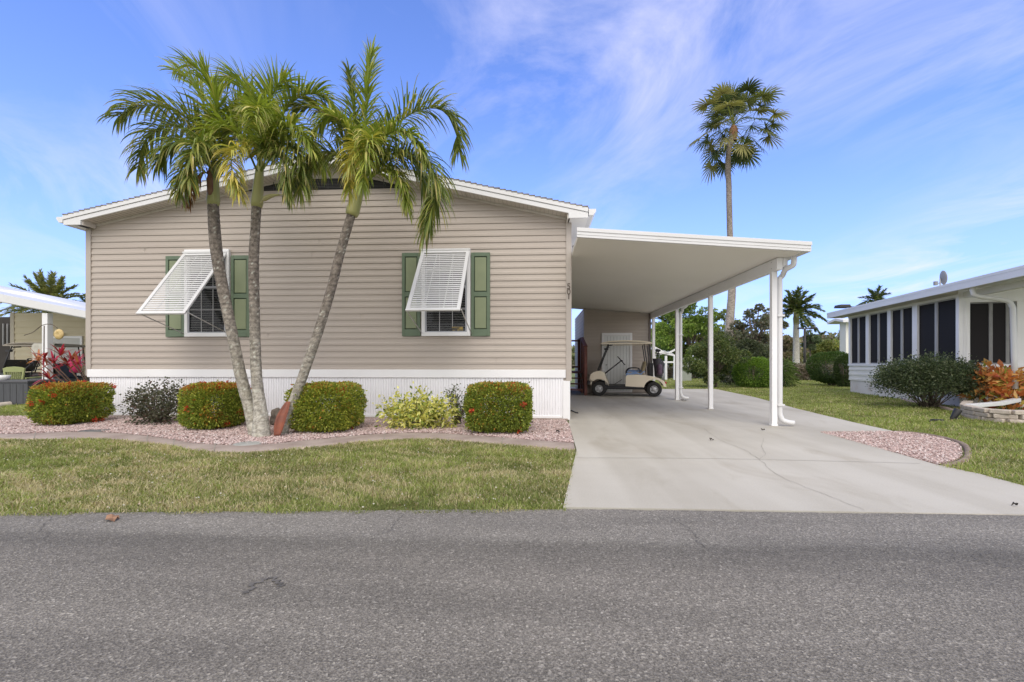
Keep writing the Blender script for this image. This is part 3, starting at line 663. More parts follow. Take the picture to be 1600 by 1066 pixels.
def awning(px0, px1, pyt, Lh, fl=1.0):
    x0, x1 = XY(px0, YW), XY(px1, YW); zt = z_at((px0+px1)/2, pyt, YW)
    H = Vector((0, YW-.06, zt)); out, drop = 1.0*fl, Lh
    mb = MB(); mb.box(x0-.01, x1+.01, YW-.08, YW-.012, zt+.0, zt+.035)
    a = mb.build('window_awning', M['white_metal'], house, bevel=.004)
    d = Vector((0, -out, -drop)); Ld = d.length; d.normalize(); nrm = Vector((0, -d.z, d.y)); nrm = -nrm if nrm.z < 0 else nrm
    def pt(x, s, o=0): return Vector((x, H.y, H.z-.01)) + d*s + nrm*o
    mb = MB()
    mb.bar(pt(x0+.03,0), pt(x0+.03,Ld), .06, .03, nrm); mb.bar(pt(x1-.03,0), pt(x1-.03,Ld), .06, .03, nrm)
    mb.bar(pt(x0,Ld-.0), pt(x1,Ld-.0), .065, .032, nrm); mb.bar(pt(x0+.06,.03), pt(x1-.06,.03), .05, .028, nrm)
    mb.build('awning_frame', M['white_metal'], a, bevel=.004)
    mb = MB(); n = 27
    ds = d*math.cos(.22)+nrm*math.sin(.22)
    for i in range(n):
        s = .07 + (Ld-.12)*(i+.5)/n; c = pt(0, s)
        up = ds.cross(Vector((1,0,0)))
        p0 = pt(x0+.055, s); p1 = pt(x1-.055, s); hw = .0215
        q = [p0-ds*hw, p1-ds*hw, p1+ds*hw, p0+ds*hw]; th = up.normalized()*.0022
        mb.add([v-th for v in q]+[v+th for v in q], [(0,3,2,1),(4,5,6,7),(0,1,5,4),(2,3,7,6)])
    mb.build('louvre_slats', M['white_metal'], a)
    mb = MB()
    for k in (.33, .68): mb.bar(pt(x0+(x1-x0)*k, .05, -.02), pt(x0+(x1-x0)*k, Ld-.03, -.02), .018, .006, nrm)
    mb.build('slat_brace', M['white_metal'], a)
    for x in (x0-.01, x1+.01):
        mb = MB(); e = pt(x, Ld-.02, -.02); w_ = Vector((x+.02, YW-.05, zt-(1.52))); mb.tube([e, w_], .009, 6); mb.tube([w_+Vector((-.03,.02,.0)), w_+Vector((.03,.02,0))], .014, 6)
        mb.build('support_arm', M['steel'], a)
window(660, 735.5, 390, 525.5, True)
shutter(629, 657.5, 396, 525.5); shutter(736.5, 766, 395.5, 525.5)
awning(660, 734.5, 393, 1.18)
window(292, 361, 391, 526.5, True)
shutter(261.5, 291, 401, 526.5); shutter(363, 392, 400, 526.5)
awning(290.5, 358, 397, 1.22)
# white sticker-like security decal inside the right window
x0 = XY(707, YW); mb = MB(); mb.box(x0, x0+.20, YW-.056, YW-.053, z_at(715,521,YW), z_at(715,511,YW)); mb.build('window_decal', mat('black_decal', (.03,.03,.03), (.35,.25,.06), 14, .4), house)
# house numbers
def text(s, size, loc, rot, mat_, parent, name, depth=.004, label=None):
    c = bpy.data.curves.new('t', 'FONT'); c.body = s; c.size = size; c.extrude = depth; c.align_x = 'CENTER'; c.align_y = 'CENTER'
    t = bpy.data.objects.new('t', c); COL.objects.link(t); dg = bpy.context.evaluated_depsgraph_get(); me = bpy.data.meshes.new_from_object(t.evaluated_get(dg))
    bpy.data.objects.remove(t); me.transform(Matrix.LocRotScale(Vector(loc), rot, Vector((1,1,1)))); me.materials.clear()
    return tag(link(name, me, mat_, parent), label)
from mathutils import Euler
R90 = Euler((math.radians(90),0,0))
M['bronze'] = mat('dark_bronze', (.10,.075,.055), None, rough=.5)
for ch, py in (('5', 447.8), ('0', 456.2), ('1', 463.8)):
    p = PY(888.7, py, YW-.04); text(ch, .15, (p.x, YW-.036, p.z), R90, M['bronze'], house, 'house_number', .006)

# ================================================================== carport
YC0 = 7.02; YC1 = 15.9
xo = XY(1266, YC0)                                   # outer roof edge
zw_b = z_at(893, 371, YC0); zo_b = z_at(1264, 393.5, YC0)      # underside at the wall / at outer edge
cp = thing('carport', 'white flat roofed carport on slim posts attached to the beige house', 'carport', ((XR+xo)/2, YC0+.4, 0))
xw = XR + .05; dz = (zo_b-zw_b)/(xo-xw)
zc = lambda x: zw_b + (x-xw)*dz
mb = MB(); mb.prism([(xw, zc(xw)),(xo-.1, zc(xo-.1)),(xo-.1, zc(xo-.1)+.08),(xw, zc(xw)+.08)], YC0+.02, YC1, 'Y'); mb.build('roof_panel', M['ceiling'], cp)
fh = .135
mb = MB(); mb.prism([(xw-.02, zc(xw)-.004),(xo, zc(xo)-.004),(xo, zc(xo)+fh),(xw-.02, zc(xw)+fh)], YC0-.03, YC0+.015, 'Y')
mb.prism([(xw-.02, zc(xw)+fh*.62),(xo+.006, zc(xo)+fh*.62),(xo+.006, zc(xo)+fh+.006),(xw-.02, zc(xw)+fh+.006)], YC0-.042, YC0-.03, 'Y')
mb.prism([(xw-.02, zc(xw)+fh*.26),(xo+.003, zc(xo)+fh*.26),(xo+.003, zc(xo)+fh*.33),(xw-.02, zc(xw)+fh*.33)], YC0-.036, YC0-.03, 'Y')
mb.build('fascia', M['white_metal'], cp, bevel=.003)
mb = MB(); mb.box(xo-.10, xo, YC0+.016, YC1, zc(xo)-.004, zc(xo)+fh); mb.build('side_gutter', M['white_metal'], cp, bevel=.004)
# posts
PS = [(1210, 668), (1114.3, 641), (1057, 626.6)]
pxs = [G(a, b) for a, b in PS]; xb = sum(p[0] for p in pxs)/3
pys = [p[1]+.03 for p in pxs] + [15.35]
xb = pxs[0][0]
bt = zc(xb) - .003; bb = bt - .19
mb = MB(); mb.box(xb-.045, xb+.045, pys[0]-.20, YC1-.1, bb, bt); mb.build('beam', M['white'], cp, bevel=.006)
mb = MB(); mb.box(xb+.048, xb+.12, pys[0]-.205, pys[0]-.19, bt-.13, bt-.005); mb.box(xb+.046, xb+.115, pys[0]-.19, YC1-.1, bb+.04, bt-.004); mb.build('outer_beam', M['white'], cp, bevel=.004)
for i, y in enumerate(pys):
    mb = MB(); w = .043; mb.box(xb-w, xb+w, y-w, y+w, .022, bb+.0 if i else bb+.0)
    mb.box(xb-w-.008, xb+w+.008, y-w-.006, y+w+.006, .0225, .05)
    mb.build('post', M['white'], cp, bevel=.006)
for y in pys[:2]:
    for q in (-.05, .05): mb = MB(); mb.lathe((xb-.046, y-.03, bt-.06+q-.03), [(0,-.004),(.009,-.004),(.009,0),(0,0)], 8, 'X'); mb.build('bolt', M['steel'], cp)
def dspout(y, up=1):
    mb = MB(); x1 = xo-.03
    px_ = xb+.10
    yo = y-.30; z0 = zc(xo)
    pts = smooth_line([(xo-.055,yo,z0-.0),(xo-.055,yo,z0-.07),(xo-.065,yo+.02,z0-.13),(xo-.12,yo+.12,z0-.175),(px_+.03,y-.03,z0-.235),(px_,y,z0-.29),(px_,y,z0-.40)], 5)
    pts += [(px_,y,.6),(px_,y,.30)] + smooth_line([(px_,y,.22),(px_+.03,y-.01,.13),(px_+.10,y-.03,.09),(px_+.20,y-.05,.075)],4)
    mb.tube(pts, .041, 12); o = mb.build('downspout', M['white_metal'], cp)
    for z in (1.8, .35): 
        s = MB(); s.box(px_-.054, px_+.054, y-.055, y+.05, z, z+.03); s.build('strap', M['white_metal'], o)
    return o
dspout(pys[0]+.0); dspout(pys[2]+.0)

# ================================================================== shed (utility room at the end of the carport)
YS = 15.6
sx0, sx1 = XY(913, YS), XY(1016, YS)
shed = thing('utility_room', 'beige sided utility room with white door closing off the far end of the carport', 'shed', ((sx0+sx1)/2, YS, 0))
mb = MB(); zt = zc(sx0)+.0
z = .06
while z < 3.2:
    b_ = min(sx1, xw + (zw_b - (z+.117) + .0)/(-dz)) if z+.117 > zc(sx1) else sx1
    if b_ <= sx0+.05: break
    lap(mb, (sx0, YS), (b_, YS), z, z+.117, .117, .012); z += .117
mb.build('front_wall', M['siding'], shed, recalc=False)
mb = MB(); lap(mb, (sx0, YS+3.8), (sx0, YS), .06, zc(sx0)+.02, .117, .012, (-1,0)); mb.build('side_wall', M['siding'], shed, recalc=False)
mb = MB(); mb.prism([(sx0+.012,.02),(sx1-.01,.02),(sx1-.01,zc(sx1)-.01),(sx0+.012,zc(sx0)-.01)], YS+.012, YS+3.8, 'Y'); mb.build('wall_core', M['siding_trim'], shed)
mb = MB(); mb.box(sx0-.02, sx0+.06, YS-.025, YS+.06, .03, zc(sx0)-.01); mb.build('corner_trim', M['siding_trim'], shed, bevel=.004)
mb = MB(); mb.box(sx1-.06, sx1+.02, YS-.025, YS+.06, .03, zc(sx1)-.01); mb.build('corner_trim', mat('brown_trim', (.16,.13,.11), None), shed, bevel=.004)
dx0, dx1 = XY(940, YS), XY(987.5, YS); dzt = z_at(963, 520.5, YS)
mb = MB(); t = .085
for a in ((dx0, dx0+t, .05, dzt), (dx1-t, dx1, .05, dzt)): mb.box(a[0], a[1], YS-.045, YS, a[2], a[3])
mb.box(dx0+t, dx1-t, YS-.045, YS, dzt-t, dzt); mb.box(dx0+t, dx1-t, YS-.05, YS, .05, .09); mb.build('door_frame', M['white'], shed, bevel=.004)
mb = MB(); mb.box(dx0+t+.004, dx1-t-.004, YS-.03, YS-.005, .095, dzt-t-.005)
d_ = mb.build('door', mat('pale_grey_door', (.76,.78,.76), (.72,.74,.72), 3, .5), shed, bevel=.003)
mb = MB()
for k in range(1, 8):
    xx = dx0+t+(dx1-dx0-2*t)*k/8; mb.box(xx-.003, xx+.003, YS-.0325, YS-.030, .12, dzt-t-.03)
mb.build('groove', M['grey'], d_)
mb = MB(); mb.lathe((dx0+t+.07, YS-.06, .98), [(0,-.03),(.022,-.028),(.03,-.01),(.022,.005),(.01,.01),(.01,.03)], 12, 'Y'); mb.build('handle', M['steel'], d_)
# ================================================================== vegetation generators
def rotmats(r, n):
    q = r.normal(size=(n,4)); q /= np.linalg.norm(q,axis=1)[:,None]; w,x,y,z = q.T
    return np.stack([np.stack([1-2*(y*y+z*z),2*(x*y-z*w),2*(x*z+y*w)],1),np.stack([2*(x*y+z*w),1-2*(x*x+z*z),2*(y*z-x*w)],1),np.stack([2*(x*z-y*w),2*(y*z+x*w),1-2*(x*x+y*y)],1)],1)
def leafcloud(name, pts, dirs, size, wid, cols, seed, parent=None, mat_='leaf', droop=.25, spread=.7, svar=(.6,1.3), **tg):
    """pts (n,3) leaf bases, dirs (n,3) growth direction, one 6-vertex folded leaf each"""
    r = np.random.default_rng(seed); n = len(pts)
    d = dirs + r.normal(size=(n,3))*spread; d /= np.linalg.norm(d,axis=1)[:,None]+1e-9
    a = r.normal(size=(n,3)); s = np.cross(d,a); s /= np.linalg.norm(s,axis=1)[:,None]+1e-9
    nn = np.cross(s,d)
    L = (size*r.uniform(*svar,n))[:,None]; Wd = L*wid
    z = np.array([0,0,-1.])
    b = pts; m = pts+d*L*.5+z*L*droop*.3; t = pts+d*L+z*L*droop
    v = np.stack([b, m+s*Wd/2+nn*Wd*.18, t, m-s*Wd/2+nn*Wd*.18],1)
    f = (np.array([[0,1,2],[0,2,3]])[None]+np.arange(n)[:,None,None]*4).reshape(-1,3)
    return npmesh(name, v.reshape(-1,3), f, M[mat_], parent, colors=np.repeat(cols,4,0), **tg)
def palcols(r, n, pal, w=None, var=.22):
    pal = np.array(pal, float); w = None if w is None else np.array(w)/sum(w)
    return pal[r.choice(len(pal), n, p=w)] * r.uniform(1-var, 1+var, (n,1))
def trunkmesh(name, pts, rs, parent, c1, c2, seed, n=20, rings=0, ringamp=.06, rough=.06, blotch=None, label=None, segs=10, ringdark=.72):
    """tapered trunk through pts with uneven outline, ring scars and blotchy bark colours"""
    r = np.random.default_rng(seed); P3 = smooth_line(pts, segs); k = len(P3); t = np.linspace(0,1,k)
    ts = np.linspace(0,1,len(rs)); R_ = np.interp(t, ts, rs)
    V = []; C = []
    off = r.uniform(0,6,8)
    P3 = [Vector(p) for p in P3]; L = sum((P3[i+1]-P3[i]).length for i in range(k-1))
    # resample finely
    m = int(L/.022)+2 if rings else int(L/.08)+3
    cum = np.concatenate([[0],np.cumsum([(P3[i+1]-P3[i]).length for i in range(k-1)])]); A = np.array([list(p) for p in P3])
    sl = np.linspace(0,L,m); Q = np.stack([np.interp(sl,cum,A[:,j]) for j in range(3)],1); RR = np.interp(sl,cum,R_)
    th = np.arange(n)*2*math.pi/n
    for i in range(m):
        ring = 1+ringamp*(((sl[i]*rings)%1) if rings else 0)
        lump = 1+rough*(np.sin(3*th+off[0]+sl[i]*2.1)*.5+np.sin(5*th+off[1]-sl[i]*4.3)*.5) + r.normal(0,rough*.25,n)
        rad = RR[i]*ring*lump
        V.append(np.stack([Q[i,0]+np.cos(th)*rad, Q[i,1]+np.sin(th)*rad, np.full(n,Q[i,2])],1))
        mixv = .5+.5*np.sin(2.3*th+off[2]+sl[i]*6)*np.sin(sl[i]*9+off[3]+th)
        mixv = np.clip(mixv + r.normal(0,.35,n),0,1)[:,None]
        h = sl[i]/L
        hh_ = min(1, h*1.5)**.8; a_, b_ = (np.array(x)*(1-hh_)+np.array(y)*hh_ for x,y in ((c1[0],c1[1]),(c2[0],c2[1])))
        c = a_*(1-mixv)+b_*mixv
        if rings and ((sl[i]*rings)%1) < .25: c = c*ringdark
        if blotch is not None:
            bl = r.random(n) < blotch[1]*(1-.5*h); c[bl] = np.array(blotch[0])*r.uniform(.7,1.2,(bl.sum(),1))
        C.append(c)
    f = np.array([[i*n+j, i*n+(j+1)%n, (i+1)*n+(j+1)%n, (i+1)*n+j] for i in range(m-1) for j in range(n)])
    o = npmesh(name, np.concatenate(V), f, M['bark'], parent, colors=np.concatenate(C), smooth=True)
    if label: o['label'] = label
    return o
def frond(name, pts, parent, seed, nl=46, L=.46, w=.024, cols=None, start=.14, roll=(-.7,1.2), droop=.55, stalk=.016, scol=(.22,.28,.08), Lprof=None, fwd=.55, label=None, gap=0, mat_='leaf_stiff', dens=1.0, lmul=1.0, dmul=1.0):
    """pinnate palm frond: curved midrib with individually drooping, folded leaflets"""
    r = np.random.default_rng(seed); Q = np.array(smooth_line(pts, 10)); k = len(Q); nl = int(nl*dens); L = L*lmul; droop = droop*dmul
    seg = np.linalg.norm(np.diff(Q,axis=0),axis=1); cum = np.concatenate([[0],np.cumsum(seg)]); LT = cum[-1]
    def at(s): return np.array([np.interp(s,cum,Q[:,j]) for j in range(3)])
    V=[]; Fq=[]; C=[]; nv=0
    # midrib, triangular section
    m = 26
    for i in range(m):
        s = LT*i/(m-1); p = at(s); tg = at(min(s+.02,LT))-at(max(s-.02,0)); tg/=np.linalg.norm(tg)+1e-9
        u = np.array([0,0,1.]); sd_ = np.cross(tg,u); sd_/=np.linalg.norm(sd_)+1e-6; up = np.cross(sd_,tg)
        rr = stalk*(1-.85*i/(m-1))
        for a in (0,2.1,4.2): V.append(p+sd_*math.cos(a)*rr+up*math.sin(a)*rr); C.append(np.array(scol)*r.uniform(.85,1.1))
        if i: 
            for j in range(3):
                a0=nv+(i-1)*3; Fq.append([a0+j,a0+(j+1)%3,a0+3+(j+1)%3,a0+3+j])
    nv += m*3
    pal = np.array(cols if cols is not None else [(.10,.16,.035),(.145,.21,.045),(.20,.26,.06),(.26,.29,.07),(.36,.33,.09)])
    for i in range(nl):
        s0 = start+(1-start)*(i+.5)/nl
        for side in (-1,1):
            if r.random() < gap: continue
            s = LT*min(.998,s0+r.uniform(-.4,.4)/nl); p = at(s); tg = at(min(s+.03,LT))-at(max(s-.03,0)); tg/=np.linalg.norm(tg)+1e-9
            u = np.array([0,0,1.])+.001; sd_ = np.cross(tg,u); q=np.linalg.norm(sd_); sd_/=q+1e-6
            if q < .25:
                sd2 = np.array([1,.3,0.]); sd2 -= tg*sd2.dot(tg); sd2/=np.linalg.norm(sd2); sd_ = sd_*(q/.25)+sd2*(1-q/.25); sd_/=np.linalg.norm(sd_)
            up = np.cross(sd_,tg)
            a = r.uniform(*roll); x = (s0-start)/(1-start)
            prof = (Lprof(x) if Lprof else (.55+.9*x*(1-x)*1.6 if x<.5 else .55+.36*1.0-.55*(x-.5)*1.2))
            ll = L*max(.2,prof)*r.uniform(.85,1.12)
            d = sd_*side*math.cos(a)+up*math.sin(a)+tg*(fwd+.9*x**2+r.uniform(-.1,.15)); d/=np.linalg.norm(d)
            ns = 5; pc = p.copy(); dd = d.copy(); step = ll/ns; ww = w*r.uniform(.75,1.2)
            fl = np.cross(dd, np.array([r.normal()*.3,r.normal()*.3,1.])); fl/=np.linalg.norm(fl)+1e-9
            c = pal[min(len(pal)-1,int(abs(r.normal(0,.36))*len(pal)))]*r.uniform(.8,1.2)
            tipb = r.random()<.35; tw = r.normal()*.5
            for j in range(ns+1):
                t_ = j/ns; wd = ww*(.5+.9*t_ if t_<.4 else .86*(1-(t_-.4)/.6)**.8)*1.15
                V += [pc-fl*wd/2, pc+fl*wd/2]
                cc = c if not(tipb and j>=ns-1) else c*.4+np.array([.34,.25,.10])*.6
                C += [cc,cc]
                if j: Fq.append([nv+2*j-2,nv+2*j-1,nv+2*j+1,nv+2*j])
                pc = pc+dd*step; dd = dd+np.array([0,0,-1.])*droop*(.45+1.5*t_)*(2.0/ns)*r.uniform(.8,1.2); dd/=np.linalg.norm(dd)
                fl = fl+np.cross(dd,fl)*tw/ns; fl -= dd*fl.dot(dd); fl/=np.linalg.norm(fl)+1e-9
            nv += 2*(ns+1)
    o = npmesh(name, np.array(V), np.array(Fq), M[mat_], parent, colors=np.array(C))
    if label: o['label'] = label
    return o

# ================================================================== three clustered palms in the bed
TP = 6.45
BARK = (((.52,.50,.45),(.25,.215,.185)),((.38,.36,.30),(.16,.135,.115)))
def fp(*a):       # (px, py, depth offset) -> world
    return [tuple(P(x, y, TP+dz)) for x, y, dz in a]
GR = [(.19,.24,.04),(.26,.32,.05),(.34,.38,.07),(.43,.42,.10),(.55,.49,.17)]
YL = [(.55,.46,.10),(.44,.42,.10),(.25,.29,.06),(.50,.42,.12),(.18,.23,.05)]
DK = [(.12,.16,.038),(.18,.22,.05),(.25,.275,.06),(.36,.34,.09),(.48,.40,.15)]
def cpalm(label, trunk, rs, shaft, fronds, seed, spathe=None, dt=0, base=None):
    x, y = G(*base)
    t = thing('palm_tree', label, 'palm tree', (x, y, 0), group='clustered palms in the pink gravel bed')
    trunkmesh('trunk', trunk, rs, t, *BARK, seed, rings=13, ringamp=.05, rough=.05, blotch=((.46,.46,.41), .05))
    a, b = shaft; A, B = Vector(a[0]), Vector(a[1])
    mb = MB(); pts = [A, A.lerp(B,.12), A.lerp(B,.5), B, B+(B-A)*.25]; mb.tube(pts, [b[0]*.95, b[0]*1.12, b[0]*.95, b[0]*.7, b[0]*.3], 12)
    o = mb.build('crownshaft', mat('green_crownshaft', (.30,.33,.12), (.40,.38,.15), 5, .45, stretch=(1,1,.2), dirt=((.24,.15,.08), 5, .6, .8, .6)), t)
    for i, (pp, kw) in enumerate(fronds): frond('frond', fp(*pp), t, seed*50+i, dens=2.3, lmul=1.18, dmul=1.35, **kw)
    return t
z = .0
pa = cpalm('left clustered palm leaning left, whose longest frond reaches far left over the roof edge',
  fp((402,682,.05),(391,640,.05),(377,590,.05),(362,520,0),(348,450,0),(337,380,-.02),(333,320,0)), [.105,.08,.076,.070,.073,.075,.070],
  (fp((333,322,0),(335,262,0)), (.075,)),
  [(((336,272,0),(325,225,.0),(300,190,-.05),(262,170,-.1),(222,165,-.15),(186,182,-.15)), dict(cols=DK, L=.50, nl=54, roll=(-.3,1.1), droop=.75)),
   (((337,268,.1),(332,215,.2),(318,160,.3),(300,125,.35),(272,108,.4)), dict(cols=GR, L=.40, nl=46, roll=(-.6,1.1), droop=.45)),
   (((340,265,-.1),(343,215,-.1),(338,160,-.15),(318,118,-.2),(296,100,-.25)), dict(cols=GR, L=.42, nl=48, roll=(-.8,1.2), droop=.4)),
   (((334,275,0),(318,240,-.1),(295,222,-.25),(268,225,-.35),(246,255,-.4)), dict(cols=DK, L=.42, nl=44, droop=.85)),
   (((336,278,-.05),(322,255,-.2),(305,250,-.3),(288,268,-.4),(280,300,-.4)), dict(cols=DK, L=.36, nl=36, droop=.9)),
   (((342,265,.1),(356,215,.2),(372,175,.3),(392,155,.4),(415,165,.5)), dict(cols=GR, L=.44, nl=46, droop=.5)),
   (((340,268,.2),(350,230,.45),(352,200,.75),(345,190,1.05)), dict(cols=DK, L=.42, nl=40, droop=.5)),
   (((332,282,-.02),(322,270,-.08),(310,275,-.12),(298,298,-.14),(293,318,-.15)), dict(cols=[(.22,.10,.05),(.30,.16,.07),(.15,.09,.05),(.30,.24,.08)], L=.22, nl=26, droop=.9, label='browned drooping frond')),
   (((335,272,.0),(310,222,-.05),(278,198,-.1),(248,200,-.15),(224,228,-.15),(216,262,-.15)), dict(cols=DK, L=.44, nl=50, roll=(-.3,1.1), droop=.8)),
   (((336,274,-.1),(328,238,-.35),(312,222,-.6),(300,240,-.75),(296,280,-.8)), dict(cols=DK+YL[:1], L=.38, nl=42, droop=.85)),
  ], 1, base=(402,683))
pb = cpalm('middle clustered palm with a straight upright pale blotched trunk',
  fp((409,684,-.08),(407,640,-.08),(401,590,-.05),(398,500,0),(396,420,0),(399,360,0),(401,322,0)), [.118,.082,.070,.066,.066,.060,.060],
  (fp((401,324,0),(406,262,0)), (.072,)),
  [(((405,265,.05),(402,215,.05),(398,170,.1),(385,138,.15),(362,122,.2),(340,130,.25)), dict(cols=GR, L=.46, nl=48, roll=(-.5,1.2), droop=.5)),
   (((408,262,0),(414,205,-.05),(422,160,-.1),(432,135,-.15),(446,126,-.2)), dict(cols=GR, L=.48, nl=50, roll=(-.9,1.3), droop=.35)),
   (((409,262,.0),(425,215,.0),(448,170,-.05),(476,148,-.1),(506,152,-.1),(524,176,-.1)), dict(cols=GR, L=.46, nl=54, roll=(-.3,1.2), droop=.55)),
   (((408,268,-.1),(430,240,-.25),(455,232,-.35),(468,252,-.42),(470,295,-.45)), dict(cols=DK, L=.44, nl=48, droop=.85)),
   (((409,266,.1),(435,228,.2),(465,215,.3),(492,228,.35),(506,262,.4)), dict(cols=GR, L=.40, nl=44, droop=.8)),
   (((402,268,-.12),(385,235,-.35),(366,232,-.55),(362,262,-.65),(372,300,-.68)), dict(cols=YL, L=.36, nl=42, droop=.85)),
   (((402,268,0),(382,225,-.1),(358,202,-.2),(334,205,-.3),(316,232,-.35)), dict(cols=GR, L=.42, nl=46, droop=.75)),
   (((406,260,-.1),(408,200,-.5),(402,165,-.8),(396,185,-1.05)), dict(cols=GR, L=.40, nl=44, droop=.6)),
   (((407,260,.15),(412,205,.5),(420,180,.8),(430,190,1.1)), dict(cols=DK, L=.42, nl=40, droop=.5)),
   (((406,262,.1),(392,212,.2),(372,180,.25),(346,172,.3),(325,192,.3)), dict(cols=GR, L=.44, nl=46, droop=.6)),
   (((409,264,-.1),(424,222,-.3),(446,200,-.45),(470,206,-.55),(486,236,-.6)), dict(cols=GR, L=.42, nl=48, droop=.75)),
   (((408,266,-.1),(420,240,-.3),(436,240,-.45),(446,265,-.52),(450,305,-.55)), dict(cols=DK, L=.36, nl=40, droop=.9)),
  ], 2, base=(409,685))
pcn = cpalm('right clustered palm leaning to the right towards the second window',
  fp((437,684,.12),(449,650,.12),(467,605,.12),(492,535,.08),(515,460,.04),(533,390,0),(549,335,0)), [.09,.075,.07,.068,.064,.062,.060],
  (fp((549,337,0),(565,285,0)), (.085,)),
  [(((566,285,0),(570,215,0),(572,160,0),(576,115,0),(580,82,0)), dict(cols=GR, L=.34, nl=50, roll=(-1.2,1.4), droop=.25, fwd=.9)),
   (((562,285,.05),(558,225,.05),(554,175,.1),(550,140,.1),(546,112,.1)), dict(cols=DK, L=.30, nl=44, roll=(-1.0,1.4), droop=.35, fwd=.8)),
   (((568,285,-.02),(590,235,-.05),(620,195,-.08),(655,172,-.1),(690,172,-.1),(712,200,-.1),(716,236,-.1)), dict(cols=DK, L=.50, nl=60, roll=(-.2,1.2), droop=.75)),
   (((568,288,-.05),(600,255,-.15),(640,240,-.22),(670,258,-.28),(680,305,-.3),(664,362,-.3)), dict(cols=DK, L=.54, nl=62, roll=(-.4,.9), droop=.85)),
   (((562,285,.05),(545,235,.05),(520,192,.05),(492,170,.05),(462,168,.05)), dict(cols=DK+GR[:3], L=.42, nl=52, roll=(-.4,1.1), droop=.6)),
   (((561,288,-.03),(545,258,-.12),(522,240,-.2),(500,240,-.25),(484,262,-.3)), dict(cols=DK, L=.38, nl=44, droop=.8)),
   (((564,285,-.1),(566,240,-.3),(560,225,-.5),(550,250,-.62),(546,300,-.66)), dict(cols=YL, L=.34, nl=44, droop=.85)),
   (((566,285,-.05),(578,235,-.3),(580,215,-.55),(572,240,-.72),(566,290,-.75)), dict(cols=GR+YL[:2], L=.34, nl=44, droop=.85)),
   (((569,288,0),(590,270,-.1),(612,268,-.15),(628,290,-.2),(636,325,-.22)), dict(cols=GR, L=.34, nl=40, droop=.8)),
   (((565,282,.1),(575,225,.4),(590,200,.7),(606,210,1.0)), dict(cols=DK, L=.40, nl=40, droop=.5)),
   (((565,283,-.1),(552,228,-.2),(534,190,-.3),(512,182,-.35),(494,205,-.38)), dict(cols=GR, L=.38, nl=46, droop=.7)),
   (((567,284,-.1),(590,225,-.25),(618,205,-.35),(646,215,-.42),(662,245,-.45)), dict(cols=GR, L=.38, nl=48, droop=.7)),
   (((568,286,.05),(588,252,.1),(620,240,.15),(652,262,.18),(668,310,.2),(668,345,.2)), dict(cols=DK, L=.46, nl=56, roll=(-.4,.9), droop=.85)),
  ], 3, base=(437,685))
# pale flower stalk buds on the middle palm's shaft
mb = MB(); mb.tube(smooth_line(fp((407,318,-.06),(412,312,-.08),(424,306,-.1),(443,304,-.12)),4), [.012]*4+[.03,.034,.034,.03,.028,.02,.014,.008,.004], 8); mb.build('flower_sheath', mat('pale_sheath', (.36,.36,.14), (.42,.38,.2), 8), pb)
mb = MB(); mb.tube(smooth_line(fp((331,320,-.02),(329,300,-.06),(328,275,-.07),(330,262,-.07)),4), [.03]*4+[.042]*4+[.03]*4+[.015], 8); mb.build('flower_sheath', mat('brown_sheath', (.16,.075,.04), (.24,.13,.08), 8), pa)

# fallen red-brown palm sheath beside the trunks: a curled boat-shaped husk
mb = MB(); A = Vector(P(427,682,6.3)); B = Vector(P(444,628,6.42)); pr = smooth_line([tuple(A), tuple(A.lerp(B,.5)+Vector((.0,-.02,0))), tuple(B)], 8); k = len(pr); vs = []
for i, p in enumerate(pr):
    t_ = i/(k-1); ww = .07*math.sin(math.pi*min(1,.08+t_*.9))**.6+.008
    for j in range(7):
        a = -1.25+2.5*j/6; vs.append((p[0]+math.sin(a)*ww*.9+.03, p[1]+ww*(1-math.cos(a))*.9*-1+.06, p[2]))
mb.add(vs, [(i*7+j,i*7+j+1,(i+1)*7+j+1,(i+1)*7+j) for i in range(k-1) for j in range(6)], True)
o = mb.build('palm_sheath', mat('red_brown_husk', (.27,.085,.045), (.17,.06,.04), 9, .6), recalc=False, label='curled red brown fallen palm sheath propped against the palm trunks', cat='palm sheath')
m_ = o.modifiers.new('s','SOLIDIFY'); m_.thickness = .012
mb = MB(); p = P(449,684,6.3)
pts = [tuple(P(447,685,6.3)), tuple(P(447,672,6.32)), tuple(P(444,655,6.36))]
# rock behind
def rock(name, c, s, seed, m, **k):
    import bmesh
    from mathutils import noise as NZ
    bm = bmesh.new(); bmesh.ops.create_icosphere(bm, subdivisions=3, radius=1)
    for v in bm.verts:
        d = 1+.35*NZ.noise(v.co*1.4+Vector((seed,0,0)))+.12*NZ.noise(v.co*4+Vector((seed,3,0)))
        v.co = Vector((v.co.x*s[0]*d, v.co.y*s[1]*d, v.co.z*s[2]*d)) + Vector(c)
    me = bpy.data.meshes.new(name); bm.to_mesh(me); bm.free(); return tag(link(name, me, m), **k)
x, y = G(424,668); rock('rock', (x,y+.15,.14), (.10,.10,.16), 3, mat('dark_rock', (.10,.08,.065), (.26,.22,.18), 7, .9, .6, 30), label='dark rounded rock half hidden behind the palm trunks', cat='rock')
